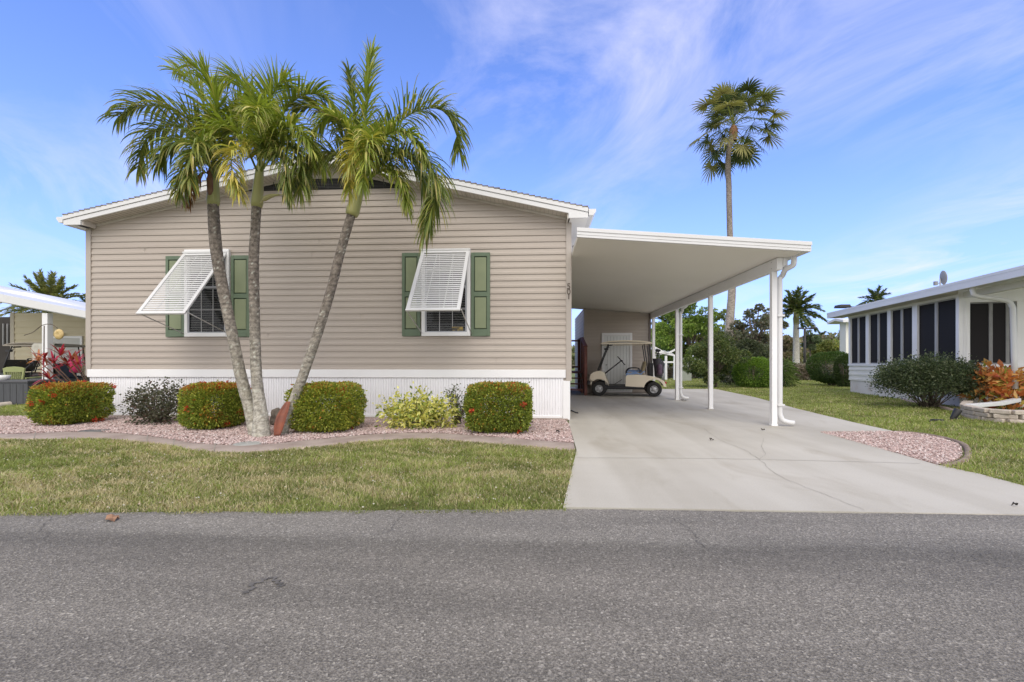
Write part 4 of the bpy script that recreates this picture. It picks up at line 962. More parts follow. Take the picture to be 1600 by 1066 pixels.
# round grey lid in the gravel
x, y = G(387,696.5); mb = MB(); mb.lathe((x,y,.0), [(0,.034),(.13,.034),(.155,.031),(.165,.022),(.165,0)], 28); o = mb.build('stepping_stone', mat('pale_grey_disc', (.30,.31,.285), (.38,.38,.35), 9, .8, .2, 60), label='round pale grey disc set in the gravel before the palms', cat='paving stone')
x, y = G(147,676); mb = MB(); mb.box(x-.17,x+.17,y-.08,y+.10,.0,.035); mb.xf(Matrix.Translation((x,y,0)) @ Matrix.Rotation(.12,4,'Z') @ Matrix.Translation((-x,-y,0))); mb.build('meter_lid', mat('dark_grey_lid', (.10,.10,.10), (.15,.15,.145), 9, .8), label='dark grey rectangular lid flush in the gravel beside the leftmost hedge', cat='utility lid', bevel=.01)

# ================================================================== hedges and shrubs
HG = [(.132,.174,.030),(.222,.276,.046),(.348,.396,.066),(.504,.504,.096)]
def block_hedge(label, px0, px1, pyt, pyb, depth, seed, pal, wts, red=.16, group='clipped flowering bushes along the house front', n=30000, leaf=.038, sq=6, name='clipped_bush', topred=.5):
    x0, y0 = G(px0, pyb-4); x1, _ = G(px1, pyb-4); yc = G((px0+px1)/2, pyb-2)[1]+depth/2
    x0, x1 = XY(px0, yc-depth*.36), XY(px1, yc+depth*.30); zt = PY((px0+px1)/2, pyt, yc-depth*.2).z
    cx = (x0+x1)/2; a, b, c = (x1-x0)/2, depth/2, (zt-.03)/2
    t = thing(name, label, 'bush', (cx, yc, 0), group=group)
    r = np.random.default_rng(seed)
    d = r.normal(size=(n,3)); d /= np.linalg.norm(d,axis=1)[:,None]
    k = (np.abs(d/np.array([1,1,1]))**sq).sum(1)**(-1/sq)
    s = d*k[:,None]
    rad = 1-np.abs(r.normal(0,.07,n))+.05*np.sin(s[:,0]*7+seed)*np.sin(s[:,2]*6+s[:,1]*5)
    sh_ = r.random(n)<.03; rad[sh_] += r.uniform(.02,.10,sh_.sum())
    rad *= 1-.16*np.clip(-s[:,2]-.45,0,1)
    inner = r.random(n)<.35; rad[inner] *= r.uniform(.55,.93,inner.sum())
    p = s*rad[:,None]*np.array([a,b,c])+np.array([cx,yc,.03+c])
    # bushy random gaps
    g = np.sin(p[:,0]*17+seed)*np.sin(p[:,2]*19)*np.sin(p[:,1]*15+2)
    keep = (g < .6)|(r.random(n)<.6); p, s, n2 = p[keep], s[keep], keep.sum()
    cols = palcols(r, n2, pal, wts)
    clump = np.sin(p[:,0]*8+seed*2)*np.sin(p[:,2]*9+p[:,1]*7)
    top = s[:,2]
    pr = red*(.22+1.3*(clump>.45)+topred*6.0*(top>.80)); isr = r.random(n2) < pr
    cols[isr] = palcols(r, isr.sum(), [(.46,.19,.04),(.38,.13,.03),(.52,.30,.06),(.40,.28,.06)])
    dirs = s+np.array([0,0,.35])
    # flower heads
    m = int(18*red/.16); q = r.choice(n2, m); fpnt = np.repeat(p[q]+s[q]*.012, 14, 0)+r.normal(0,.012,(m*14,3))
    fs = s[q]; front = r.random(m) < .5; fpnt = np.repeat(p[q]+fs*.018, 34, 0)+r.normal(0,.021,(m*34,3))
    leafcloud('foliage', np.concatenate([p,fpnt]), np.concatenate([dirs,np.repeat(fs,34,0)]), leaf, .5, np.concatenate([cols,palcols(r, m*34, [(.55,.075,.03),(.62,.13,.05),(.40,.05,.03)])]), seed, t, spread=.6, droop=.1)
    # woody core
    mb = MB(); rr = random.Random(seed)
    for i in range(16):
        ang = rr.uniform(0,6.28); e = Vector((cx+math.cos(ang)*a*rr.uniform(.3,.8), yc+math.sin(ang)*b*rr.uniform(.3,.8), rr.uniform(.3,.8)*zt)); s0 = Vector((cx+math.cos(ang)*.12*a, yc+math.sin(ang)*.12, 0))
        mb.tube([s0, s0.lerp(e,.5)+Vector((rr.uniform(-.04,.04),0,.04)), e], [.014,.01,.005], 5)
    mb.build('stems', M['stem'], t); return t
M['stem'] = mat('woody_stem', (.10,.075,.055), (.19,.155,.12), 14, .9)
block_hedge('clipped bush with rusty red tips standing farthest left, beside the neighbouring carport', 50, 168, 601, 672, .95, 21, HG, [3,4,3,1], red=.20)
block_hedge('clipped bush with orange red top leaves immediately left of the palm trunks', 282, 386, 601, 679, .85, 22, HG, [3,4,3,1.2], red=.17)
block_hedge('yellowish green clipped bush with few red tips immediately right of the palm trunks', 448, 568, 601, 684, .90, 23, [(.138,.188,.031),(.225,.275,.044),(.375,.400,.062),(.475,.450,.088)], [2,4,3,1.5], red=.07)
block_hedge('dense green clipped bush with red flowers standing nearest the driveway', 727, 829, 601, 685, .88, 24, HG, [4,4,2,.6], red=.10)

def loose_shrub(name, label, cx, cy, rx, ry, z0, z1, n, leaf, wid, pal, wts, seed, stems=20, cat='shrub', group=None, droop=.25, clusters=60, cr=.09, whorl=True, stemcol='stem', lean=(0,0), smin=.25, flat=1.0, leafmat_='leaf'):
    r = np.random.default_rng(seed); rr = random.Random(seed)
    t = thing(name, label, cat, (cx, cy, 0), group=group)
    cen = []; mb = MB()
    for i in range(clusters):
        a = rr.uniform(0,6.28); q = rr.random()**.5; h = rr.random()
        e = Vector((cx+math.cos(a)*rx*q, cy+math.sin(a)*ry*q, z0+(z1-z0)*(h**.8)*(1-.35*q*q)*flat+(0)))
        e += Vector((lean[0]*h, lean[1]*h, 0)); cen.append(e)
        if i < stems:
            s0 = Vector((cx+rr.uniform(-.15,.15)*rx, cy+rr.uniform(-.15,.15)*ry, 0)); m = s0.lerp(e,.55)+Vector((rr.uniform(-.08,.08)*rx,rr.uniform(-.08,.08)*ry,rr.uniform(0,.1)*z1))
            mb.tube([s0,m,e],[.012*max(1,z1),.008*max(1,z1),.003],5)
    mb.build('stems', M[stemcol], t)
    cen = np.array([list(c) for c in cen]); idx = r.integers(0,len(cen),n); off = r.normal(0,1,(n,3))*cr
    p = cen[idx]+off; p[:,2] = np.maximum(p[:,2], .02)
    shade = r.uniform(.8,1.15,len(cen))[idx][:,None]
    d = off/(np.linalg.norm(off,axis=1)[:,None]+1e-6)+np.array([0,0,.4])
    leafcloud('foliage', p, d, leaf, wid, palcols(r,n,pal,wts)*shade, seed+1, t, spread=.5, droop=droop, mat_=leafmat_)
    return t
x, y = G(225,667)
loose_shrub('sparse_shrub', 'sparse shrub with small dark grey green leaves between two clipped bushes', x, y+.35, .50, .32, .08, .70, 3200, .05, .62, [(.07,.075,.05),(.11,.115,.075),(.16,.15,.11),(.10,.06,.045)], [3,3,1,1], 31, stems=46, clusters=130, cr=.06)
x, y = G(650,675)
loose_shrub('variegated_shrub', 'low straggling shrub with yellow and green variegated leaves against the skirting', x-.05, y+.35, .58, .28, .06, .52, 2600, .078, .46, [(.66,.64,.18),(.76,.73,.30),(.26,.32,.07),(.14,.19,.04),(.60,.56,.14)], [3,2.4,1.8,1.2,2.4], 32, stems=30, clusters=95, cr=.07)
for (ax, ay, s_) in ((590,640,1),(628,632,2),(690,632,3)):
    pass
x, y = G(712,668)
loose_shrub('rose_bush', 'thin dark leaved rose bush between the yellow shrub and the nearest clipped bush', x, y+.25, .20, .18, .1, .75, 620, .045, .6, [(.09,.11,.06),(.13,.15,.09),(.19,.15,.12)], [3,2,1], 33, stems=22, clusters=40, cr=.045)
# ================================================================== golf cart
def cartm(v): return v
def make_cart(label, loc, rz, body, seat, roof, group=None, scale=1.0):
    root = thing('golf_cart', label, 'golf cart', loc, rz, group); Wm = wm(root)
    Sc = Matrix.Diagonal((1.03*scale, scale, scale, 1))
    def bd(mb, name, m, par=root, **k): mb.xf(Wm @ Sc); return mb.build(name, m, par, **k)
    wy = .56
    # rear body
    def arc(cx, cz, r, a0, a1, n=9): return [(cx+r*math.cos(a0+(a1-a0)*i/n), cz+r*math.sin(a0+(a1-a0)*i/n)) for i in range(n+1)]
    rear = [(.0,.31),(.01,.60),(.05,.655),(.30,.665),(.50,.66),(.745,.62),(.95,.56),(1.08,.485),(1.14,.38),(1.155,.30),(1.09,.31)] + arc(.81,.24,.285,.25,math.pi-.15) + [(.50,.28)]
    mb = MB(); mb.prism(rear, -wy, -wy+.16, 'Y'); mb.prism(rear, wy-.16, wy, 'Y')
    mb.prism([(.0,.31),(.01,.60),(.05,.655),(.50,.66),(.745,.62),(.95,.56),(1.08,.485),(1.14,.38),(1.15,.30),(1.06,.34),(1.04,.5),(.5,.55),(.45,.31)], -wy+.16, wy-.16, 'Y')
    bd(mb, 'rear_body', body, bevel=.02, seg=3)
    front = [(-.60,.70),(-.72,.775),(-.82,.775),(-.95,.73),(-1.03,.66),(-1.05,.56),(-1.03,.50)] + arc(-.77,.24,.285,2.5,.35)[1:] + [(-.49,.31),(-.50,.37),(-.58,.56)]
    mb = MB(); mb.prism(front, -wy, -wy+.17, 'Y'); mb.prism(front, wy-.17, wy, 'Y')
    mb.prism([(-.60,.70),(-.72,.775),(-.82,.775),(-.95,.73),(-1.05,.64),(-1.08,.52),(-1.06,.34),(-1.0,.32),(-.98,.52),(-.64,.58),(-.62,.34),(-.55,.34),(-.58,.56)], -wy+.17, wy-.17, 'Y')
    c = bd(mb, 'front_cowl', body, bevel=.02, seg=3)
    mb = MB(); mb.box(-1.13,-1.04,-.5,.5,.34,.46); bd(mb, 'bumper', M['black'], bevel=.02)
    for s in (-1,1):
        mb = MB(); mb.lathe((-1.065,s*.36,.60),[(0,-.03),(.04,-.025),(.06,-.005),(.062,.03)],12,'X'); bd(mb,'headlight',M['steel'])
        mb = MB(); mb.lathe((1.145,s*.40,.42),[(0,.03),(.035,.025),(.04,-.02)],10,'X'); bd(mb,'tail_light',mat('red_lamp',(.4,.02,.02),None,rough=.3))
    mb = MB(); mb.box(-.62,.06,-.50,.50,.295,.33); mb.box(-.60,.50,-.585,-.53,.25,.29); mb.box(-.60,.50,.53,.585,.25,.29); mb.box(-.9,1.0,-.25,.25,.20,.28); mb.bar((-.6,0,.3),(-.64,0,.60),.03,.9,(0,1,0)); bd(mb,'floor',M['black'],bevel=.006)
    for x in (-.77,.81):
        mb = MB(); mb.tube([(x,-.5,.22),(x,.5,.22)],.03,8); bd(mb,'axle',M['black'])
        for s in (-1,1):
            y = s*.49
            mb = MB(); mb.lathe((x,y,.225),[(.115,-.085),(.19,-.095),(.215,-.08),(.225,-.04),(.225,.04),(.215,.08),(.19,.095),(.115,.085)],28,'Y')
            w_ = bd(mb,'wheel',M['rubber'])
            mb = MB()
            mb.lathe((x,y,.225),[(.118,s*.07),(.108,s*.085),(.095,s*.06),(.07,s*.062),(.05,s*.085),(.03,s*.09),(0,s*.092)],20,'Y')
            bd(mb,'rim',M['rim'],w_)
            mb = MB()
            for k in range(5):
                a = k*2*math.pi/5; mb.box(x+math.cos(a)*.082-.014,x+math.cos(a)*.082+.014,y+s*.061-.003,y+s*.061+.004,.225+math.sin(a)*.082-.014,.225+math.sin(a)*.082+.014)
            bd(mb,'rim_slots',M['black'],w_); w_.data.update()
    # roof
    pr = [(-.74,1.615),(-.66,1.66),(-.45,1.70),(-.1,1.72),(.40,1.705),(.68,1.665),(.78,1.62),(.77,1.60),(.66,1.635),(.40,1.665),(-.1,1.68),(-.45,1.665),(-.66,1.63),(-.73,1.60)]
    mb = MB(); mb.prism(pr,-.58,.58,'Y'); mb.box(-.70,.76,-.60,-.575,1.60,1.635); mb.box(-.70,.76,.575,.60,1.60,1.635); bd(mb,'roof',roof,bevel=.012)
    for s in (-1,1):
        y = s*.52
        mb = MB(); mb.tube([(-.81,y,.76),(-.66,y,1.20),(-.50,y,1.61)],.016,8); bd(mb,'roof_strut',M['black'])
        mb = MB(); mb.tube([(.64,y,.66),(.60,y,1.1),(.53,y,1.60)],.015,8); bd(mb,'roof_strut',M['black'])
        mb = MB(); mb.tube([(.77,y,.62),(.73,y,1.1),(.67,y,1.60)],.013,8); bd(mb,'roof_strut',M['black'])
        mb = MB(); mb.tube(smooth_line([(.02,y,.67),(.04,y,.78),(.14,y,.86),(.38,y,.86),(.42,y,.70)],4),.013,8); bd(mb,'armrest',M['black'])
    mb = MB(); mb.bar((-.83,0,.80),(-.68,0,1.18),.02,1.0,(0,1,0)); bd(mb,'folded_windshield',mat('smoky_screen',(.07,.07,.065),None,rough=.15))
    mb = MB(); mb.bar((-.50,-.50,1.56),(-.40,-.36,1.58),.07,.03); mb.tube([(-.46,-.52,1.50),(-.55,-.55,1.46)],.012,6); mb.box(-.62,-.50,-.60,-.50,1.42,1.48); bd(mb,'mirror',M['black'],bevel=.006)
    mb = MB(); mb.tube([(-.62,-.28,.68),(-.14,-.28,1.075)],.019,8); bd(mb,'steering_column',M['black'])
    mb = MB(); cc = Vector((-.12,-.28,1.09)); ax = Vector((.77,0,.64)).normalized(); u = Vector((0,1,0)); v = ax.cross(u)
    ring = [cc+u*math.cos(2*math.pi*i/20)*.165+v*math.sin(2*math.pi*i/20)*.165 for i in range(21)]
    mb.tube(ring,.014,8,False)
    for a in (0.3,2.1,4.2): mb.tube([cc,cc+(u*math.cos(a)+v*math.sin(a))*.16],.012,6)
    mb.lathe(tuple(cc),[(0,.03),(.04,.02),(.04,-.02)],10,'Z'); bd(mb,'steering_wheel',M['black'])
    mb = MB(); mb.box(.02,.52,-.50,.50,.66,.745); bd(mb,'seat',seat,bevel=.03,seg=3)
    for s in (-1,1):
        mb = MB(); n0=len(mb.v); mb.box(-.045,.045,-.22,.22,0,.33); mb.xf(Matrix.Translation((.50,s*.26,.745)) @ Matrix.Rotation(.25,4,'Y')); bd(mb,'backrest',seat,bevel=.04,seg=3)
    mb = MB(); mb.box(.67,.80,-.45,.45,.62,.66); mb.tube([(.70,-.42,.64),(.70,-.42,1.02),(.70,.42,1.02),(.70,.42,.64)],.014,6); mb.box(.69,.80,-.42,.0,.66,1.02); bd(mb,'bag_rack',M['black'],bevel=.006)
    mb = MB(); mb.bar((-.53,-.25,.36),(-.57,-.25,.50),.02,.07,(0,1,0)); mb.tube([(-.35,-.12,.33),(-.10,-.12,.50)],.008,6); bd(mb,'pedal',M['black'])
    return root
M['rim'] = mat('silver_rim',(.50,.50,.50),(.42,.42,.42),8,.4,metal=.4)
p = P(977, 567, 13.95+.50)
cart = make_cart('cream golf cart parked under the carport with a golf bag strapped on behind', (p.x, p.y, .022), math.radians(-10), M['cream_paint'], M['cream_vinyl'], M['cream_paint'])
CW = wm(cart)
# golf bag on the back of the cart
def golf_bag(label, lx, ly, seed, m):
    base = CW @ Vector((lx, ly, .60)); rr = random.Random(seed)
    t = thing('golf_bag', label, 'golf bag', tuple(base)); A = base; B = base+Vector((-.05,0,.56))
    mb = MB(); mb.tube([A, A+Vector((0,0,.03)), A.lerp(B,.5), B-Vector((0,0,.03)), B],[.10,.125,.115,.13,.125],14); mb.build('bag_body', m, t, bevel=.006)
    mb = MB(); c = A.lerp(B,.42)+Vector((.02,-.12,0)); mb.tube([c-Vector((0,0,.17)),c-Vector((0,0,.13)),c+Vector((0,0,.10)),c+Vector((0,0,.15))],[.05,.08,.075,.04],10); mb.build('pocket', M['purple'], t)
    mb = MB(); c = A.lerp(B,.55)+Vector((.12,.0,0)); mb.tube([c-Vector((0,0,.22)),c-Vector((0,0,.18)),c+Vector((0,0,.12)),c+Vector((0,0,.16))],[.04,.065,.06,.03],10); mb.build('pocket', m, t)
    mb = MB(); mb.tube(smooth_line([tuple(B+Vector((.12,0,-.02))),tuple(B+Vector((.20,-.02,-.16))),tuple(A.lerp(B,.3)+Vector((.13,-.02,0)))],5),.014,6); mb.build('strap', M['black'], t)
    for k in range(6):
        a = rr.uniform(0,6.28); e = B+Vector((math.cos(a)*.06,math.sin(a)*.06,0)); tp = e+Vector((rr.uniform(-.06,.07),rr.uniform(-.03,.03),rr.uniform(.10,.24)))
        mb = MB(); mb.tube([e-Vector((0,0,.05)),tp],.006,6)
        if k%2: mb.tube([tp-Vector((0,0,.03)),tp,tp+Vector((.03,-.02,.04)),tp+Vector((.07,-.03,.03))],[.012,.035,.045,.02],8)
        else: mb.bar(tp,tp+Vector((.07,-.02,.02)),.03,.045)
        mb.build('golf_club', M['steel'] if k in (0,4) else M['black'], t)
    return t
M['purple'] = mat('plum_fabric',(.09,.055,.09),(.14,.09,.13),10,.7)
golf_bag('dark golf bag with plum pockets strapped upright on the back of the cream cart', .99, -.26, 4, mat('charcoal_fabric',(.03,.03,.035),(.06,.05,.06),9,.7))
# blue towel over the cart seat
mb = MB(); nx, ny = 16, 10; vs = []; rr = random.Random(8)
for i in range(nx+1):
    for j in range(ny+1):
        u, v = i/nx, j/ny; x = -.10+.66*u; y = -.53+.52*v; z = .765+.02*math.sin(u*13+v*4)+.018*math.sin(v*11-u*5)
        if u < .22: z -= (.22-u)*1.0*(1-.2*v); x = .02-.02*u
        if v < .18: z -= (.18-v)*.62*(1 if .1<u<.9 else .5); y = -.535-.01*math.sin(u*14)
        vs.append((x,y,z+.012))
mb.add(vs,[(i*(ny+1)+j,(i+1)*(ny+1)+j,(i+1)*(ny+1)+j+1,i*(ny+1)+j+1) for i in range(nx) for j in range(ny)],True); mb.xf(CW)
o = mb.build('towel', M['blue_cloth'], recalc=False, label='rumpled blue towel lying over the seat of the cream golf cart', cat='towel'); q = o.modifiers.new('s','SOLIDIFY'); q.thickness=.018

# ================================================================== wooden steps beside the side door
xs0, xs1 = XR+.07, XY(917.5, 14.5); ys = 14.45
st = thing('wooden_steps','red brown wooden steps with handrail against the side of the beige house','steps',((xs0+xs1)/2,ys+.8,.022))
def bx(name, *a, m='redwood', bev=.006): mb = MB(); mb.box(*a); return mb.build(name, M[m], st, bevel=bev)
for i in range(4): bx('tread', xs0+.02, xs1-.05, ys+.1+i*.27, ys+.38+i*.27, .17+i*.175, .21+i*.175)
for x in (xs0+.01, xs1-.09):
    mb = MB(); mb.prism([(ys+.05,.03),(ys+.05,.16),(ys+1.2,.78),(ys+1.9,.78),(ys+1.9,.66),(ys+1.25,.64),(ys+.25,.03)], x, x+.04, 'X'); mb.build('stringer', M['redwood'], st, bevel=.004)
bx('landing', xs0, xs1, ys+1.15, ys+2.4, .70, .76)
for yy, zt in ((ys,1.55),(ys+1.2,1.88),(ys+2.35,1.88)):
    bx('newel_post', xs1-.095, xs1, yy, yy+.09, .025, zt)
mb = MB(); mb.bar((xs1-.05,ys+.03,1.57),(xs1-.05,ys+1.24,1.90),.12,.04); mb.build('handrail', M['redwood'], st, bevel=.006)
mb = MB(); mb.bar((xs1-.05,ys+1.2,1.90),(xs1-.05,ys+2.45,1.90),.12,.04); mb.build('handrail', M['redwood'], st, bevel=.006)
mb = MB(); mb.bar((xs0,ys+2.4,1.86),(xs1,ys+2.4,1.86),.05,.06); mb.bar((xs0,ys+2.4,.90),(xs1,ys+2.4,.90),.05,.06); mb.build('back_rail', M['redwood'], st, bevel=.004)
for i in range(4): bx('baluster', xs0+.04+i*.125, xs0+.075+i*.125, ys+2.385, ys+2.42, .9, 1.84)
for i in range(8):
    yy = ys+.18+i*.13; mb = MB(); z0 = .17+.175*max(0,(i*.13+.1)/.27); mb.bar((xs1-.05,yy,min(z0,.8)),(xs1-.05,yy,1.56+.27*(yy-ys)),.035,.035); mb.build('baluster', M['redwood'], st)
# black hose lying at the corner of the house
mb = MB(); mb.tube(smooth_line([(*G(889,644),.035),(*G(894,644.5),.035),(*G(899,647),.035),(*G(903,648),.035)],5),.012,6); mb.build('hose', M['black'], label='short end of dark hose poking out from the house corner onto the driveway', cat='hose')
x, y = G(1114,672)
def leafthing(px, py, s, c, label, z=.03, name='fallen_leaf', rot=0):
    x, y = G(px, py); mb = MB(); rr = random.Random(px); n = 10; vs = [(x,y,z+.015)]
    for i in range(n):
        a = 2*math.pi*i/n+rot; r_ = s*(.55+.45*abs(math.cos(a-rot)))*rr.uniform(.75,1.2); vs.append((x+math.cos(a)*r_,y+math.sin(a)*r_,z+rr.uniform(-.004,.03)))
    mb.add(vs,[(0,1+i,1+(i+1)%n) for i in range(n)]); o = mb.build(name, mat('dead_leaf', c, tuple(q*.6 for q in c), 20, .8), recalc=False, label=label, cat='leaf'); m_ = o.modifiers.new('s','SOLIDIFY'); m_.thickness=.003
leafthing(176,817,.045,(.36,.20,.12),'curled brown dead leaf on the asphalt near the grass edge',.022)
leafthing(1112,691,.03,(.07,.055,.04),'small dark leaf on the driveway where the crack begins',.03)
leafthing(470,709,.05,(.45,.38,.26),'pale dry leaf on the grass below the right palm',.05)
leafthing(1586,796,.018,(.05,.045,.04),'tiny dark leaf at the right end of the driveway apron',.03)
leafthing(1192,675,.03,(.10,.09,.07),'dark scrap beside the foot of the front carport post',.03)
leafthing(872,679,.035,(.03,.025,.02),'dark scrap on the gravel near the driveway corner',.04)
leafthing(831,664,.03,(.03,.025,.02),'dark scrap on the gravel right beside the rightmost clipped bush',.04)
leafthing(1068,627.5,.09,(.20,.18,.15),'flat brownish scrap on concrete beside the rear carport post',.028)

# ================================================================== fan palm (tall)
def fan_leaf(r, base, dirv, L, R, nseg, pal, V, Fq, C, droop=.5):
    """petiole + folded fan of segments with drooping tips"""
    d = np.array(dirv)/np.linalg.norm(dirv); side = np.cross(d,[0,0,1.]); side/=np.linalg.norm(side)+1e-6; up = np.cross(side,d)
    hub = base+d*L+np.array([0,0,-.10*L])
    n0=len(V); pw=.02*R/.8
    V += [base-side*pw, base+side*pw, hub+side*pw*.5, hub-side*pw*.5]; C += [np.array([.20,.22,.07])]*4; Fq.append([n0,n0+1,n0+2,n0+3])
    c0 = pal[r.integers(len(pal))]*r.uniform(.75,1.2)
    dd = d+np.array([0,0,-.35]); dd/=np.linalg.norm(dd)
    for i in range(nseg):
        a = -2.1+4.2*i/(nseg-1); sd = dd*math.cos(a)+side*math.sin(a)+up*.18*(1 if i%2 else -1)*.3; sd/=np.linalg.norm(sd)
        ll = R*(1-.22*abs(a)/2.1)*r.uniform(.88,1.1); w = R*.085*r.uniform(.8,1.2); perp = np.cross(sd, up); perp/=np.linalg.norm(perp)+1e-6
        p = hub.copy(); q = sd.copy(); n0 = len(V); ns=4; c = c0*r.uniform(.8,1.2)
        for j in range(ns+1):
            t=j/ns; ww = w*(.35+1.1*t if t<.5 else .9*(1-(t-.5)/.5)+.04); V += [p-perp*ww/2, p+perp*ww/2]; C += [c if t<.9 else c*.5+np.array([.2,.16,.07])*.5]*2
            if j: Fq.append([n0+2*j-2,n0+2*j-1,n0+2*j+1,n0+2*j])
            p = p+q*ll/ns; q = q+np.array([0,0,-1.])*droop*t*.9; q/=np.linalg.norm(q)
def fan_palm(label, trunk, rs, crown, nleaf, L, R, seed, pal, group=None, nseg=22, barkc=BARK, emin=-.9, emax=1.45, bend=None):
    t = thing('fan_palm', label, 'palm tree', (trunk[0][0], trunk[0][1], 0), group=group)
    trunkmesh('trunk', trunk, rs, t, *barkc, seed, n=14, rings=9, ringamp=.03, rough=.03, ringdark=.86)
    r = np.random.default_rng(seed)
    for i in range(nleaf):
        V=[];Fq=[];C=[]
        az = i*2.39996+r.uniform(-.3,.3); e = emin+(emax-emin)*((i+.5)/nleaf); e += r.uniform(-.12,.12)
        d = np.array([math.cos(az)*math.cos(e),math.sin(az)*math.cos(e),math.sin(e)])
        fan_leaf(r, np.array(crown)+np.array([0,0,.12*math.sin(e)]), d, L*r.uniform(.45,1.05)*(.75+.3*math.cos(e)), R*r.uniform(.85,1.1), nseg, [np.array(p) for p in pal], V,Fq,C, droop=.95)
        npmesh('frond', np.array(V), np.array(Fq), M['leaf_stiff'], t, colors=np.array(C))
    mb = MB(); c = Vector(crown); mb.lathe((c.x,c.y,c.z-.75),[(rs[-1]*.9,0),(rs[-1]*1.3,.25),(rs[-1]*1.45,.55),(rs[-1]*1.0,.75),(0,.9)],12); mb.build('leaf_bases', mat('rusty_fibre',(.20,.09,.045),(.30,.17,.09),12,.9,.4,30), t)
    return t
T=24
fan_palm('tall slender fan palm rising high above the carport roof', [tuple(P(1135,600,T)),tuple(P(1139,525,T)),tuple(P(1144,440,T)),tuple(P(1141,380,T)),tuple(P(1139,300,T)),tuple(P(1138,245,T)),tuple(P(1146,200,T))],
  [.25,.22,.18,.145,.135,.13,.15], tuple(P(1146,198,T)), 56, 1.9, 1.0, 41, [(.075,.10,.035),(.115,.14,.05),(.16,.18,.065),(.27,.25,.10)], nseg=26, barkc=(((.46,.42,.37),(.32,.27,.24)),((.33,.29,.26),(.2,.17,.15))), emin=-.95)

# feather palms in the distance
def feather_palm(label, px, pyc, pyg, T, trunk_w, nf, fl, seed, pal, L=.6, group='palms in the distance', trunk=True, barkc=None, az=None, e0=-.5, e1=1.3, shaft=False, w=.06, nl=24, name='palm_tree', dens=1.6):
    c = np.array(P(px, pyc, T)); g0 = P(px, pyg, T); g0 = (g0.x, g0.y, 0)
    t = thing(name, label, 'palm tree', g0, group=group); r = np.random.default_rng(seed)
    trunkmesh('trunk', [g0, (g0[0],g0[1],c[2]*.5), (c[0],c[1],c[2])], [trunk_w*1.15/2, trunk_w/2, trunk_w*.8/2], t, *(barkc or (((.52,.50,.47),(.42,.40,.37)),((.50,.48,.45),(.4,.38,.35)))), seed, n=12, rings=3, ringamp=.015, rough=.02, ringdark=.93)
    for i in range(nf):
        a = i*2.39996+r.uniform(-.25,.25); e = e0+(e1-e0)*((i+.5)/nf)
        d = np.array([math.cos(a),math.sin(a),0]); pts=[]
        for k in range(6):
            s = k/5*fl; pts.append(tuple(c+d*s*math.cos(e)*(1)+np.array([0,0,s*math.sin(e)-(s/fl)**2*fl*.42*math.cos(e)])))
        frond('frond', pts, t, seed*40+i, dens=dens, nl=nl, L=L, w=w, cols=pal, start=.10, roll=(-.3,.9), droop=.4, stalk=.03)
    if shaft:
        mb = MB(); mb.tube([tuple(c-np.array([0,0,1.3])),tuple(c-np.array([0,0,.6])),tuple(c)],[trunk_w*.42,trunk_w*.5,trunk_w*.3],10); mb.build('crownshaft', mat('green_shaft',(.2,.24,.08),(.26,.2,.1),5), t)
    return t
FAR = [(.07,.10,.035),(.10,.135,.045),(.14,.17,.06),(.18,.20,.075)]
feather_palm('royal palm with thick pale trunk standing right of the front carport post', 1244, 486, 572, 36, .44, 24, 1.95, 51, FAR, L=.62, w=.12, shaft=True, e0=-.45, e1=1.35)
feather_palm('small pale feather palm seen between the rear carport post and the golf bag', 1042, 508, 590, 33, .30, 16, 1.7, 52, [(.10,.14,.06),(.14,.18,.08),(.2,.22,.1)], L=.5, w=.10, e0=-.8, e1=1.2)
feather_palm('palm whose crown shows above the sunroom roof', 1369, 470, 590, 38, .32, 16, 1.35, 53, FAR, L=.45, w=.08, e0=-.4, e1=1.3)
feather_palm('small feathery palm just left of the sunroom in the distance', 1311, 537, 585, 62, .35, 16, 2.2, 54, [(.14,.17,.05),(.2,.21,.07),(.26,.25,.09)], L=.8, w=.16, e0=-.7, e1=1.2)
feather_palm('thin distant palm left of the small feathery palm', 1283, 527, 585, 70, .28, 10, 1.3, 55, FAR, L=.5, w=.14)
feather_palm('date palm with stiff arching fronds behind the left neighbour\'s carport roof', 75, 480, 600, 26, .55, 50, 2.15, 56, [(.18,.20,.075),(.24,.26,.10),(.30,.30,.12),(.46,.38,.10)], L=.42, w=.06, nl=46, e0=-.25, e1=1.42, barkc=(((.16,.13,.10),(.1,.08,.06)),((.16,.13,.10),(.1,.08,.06))))
feather_palm('distant palm peeping just beside the left house corner', 138, 482, 600, 34, .4, 18, 1.3, 57, FAR, L=.3, w=.06)

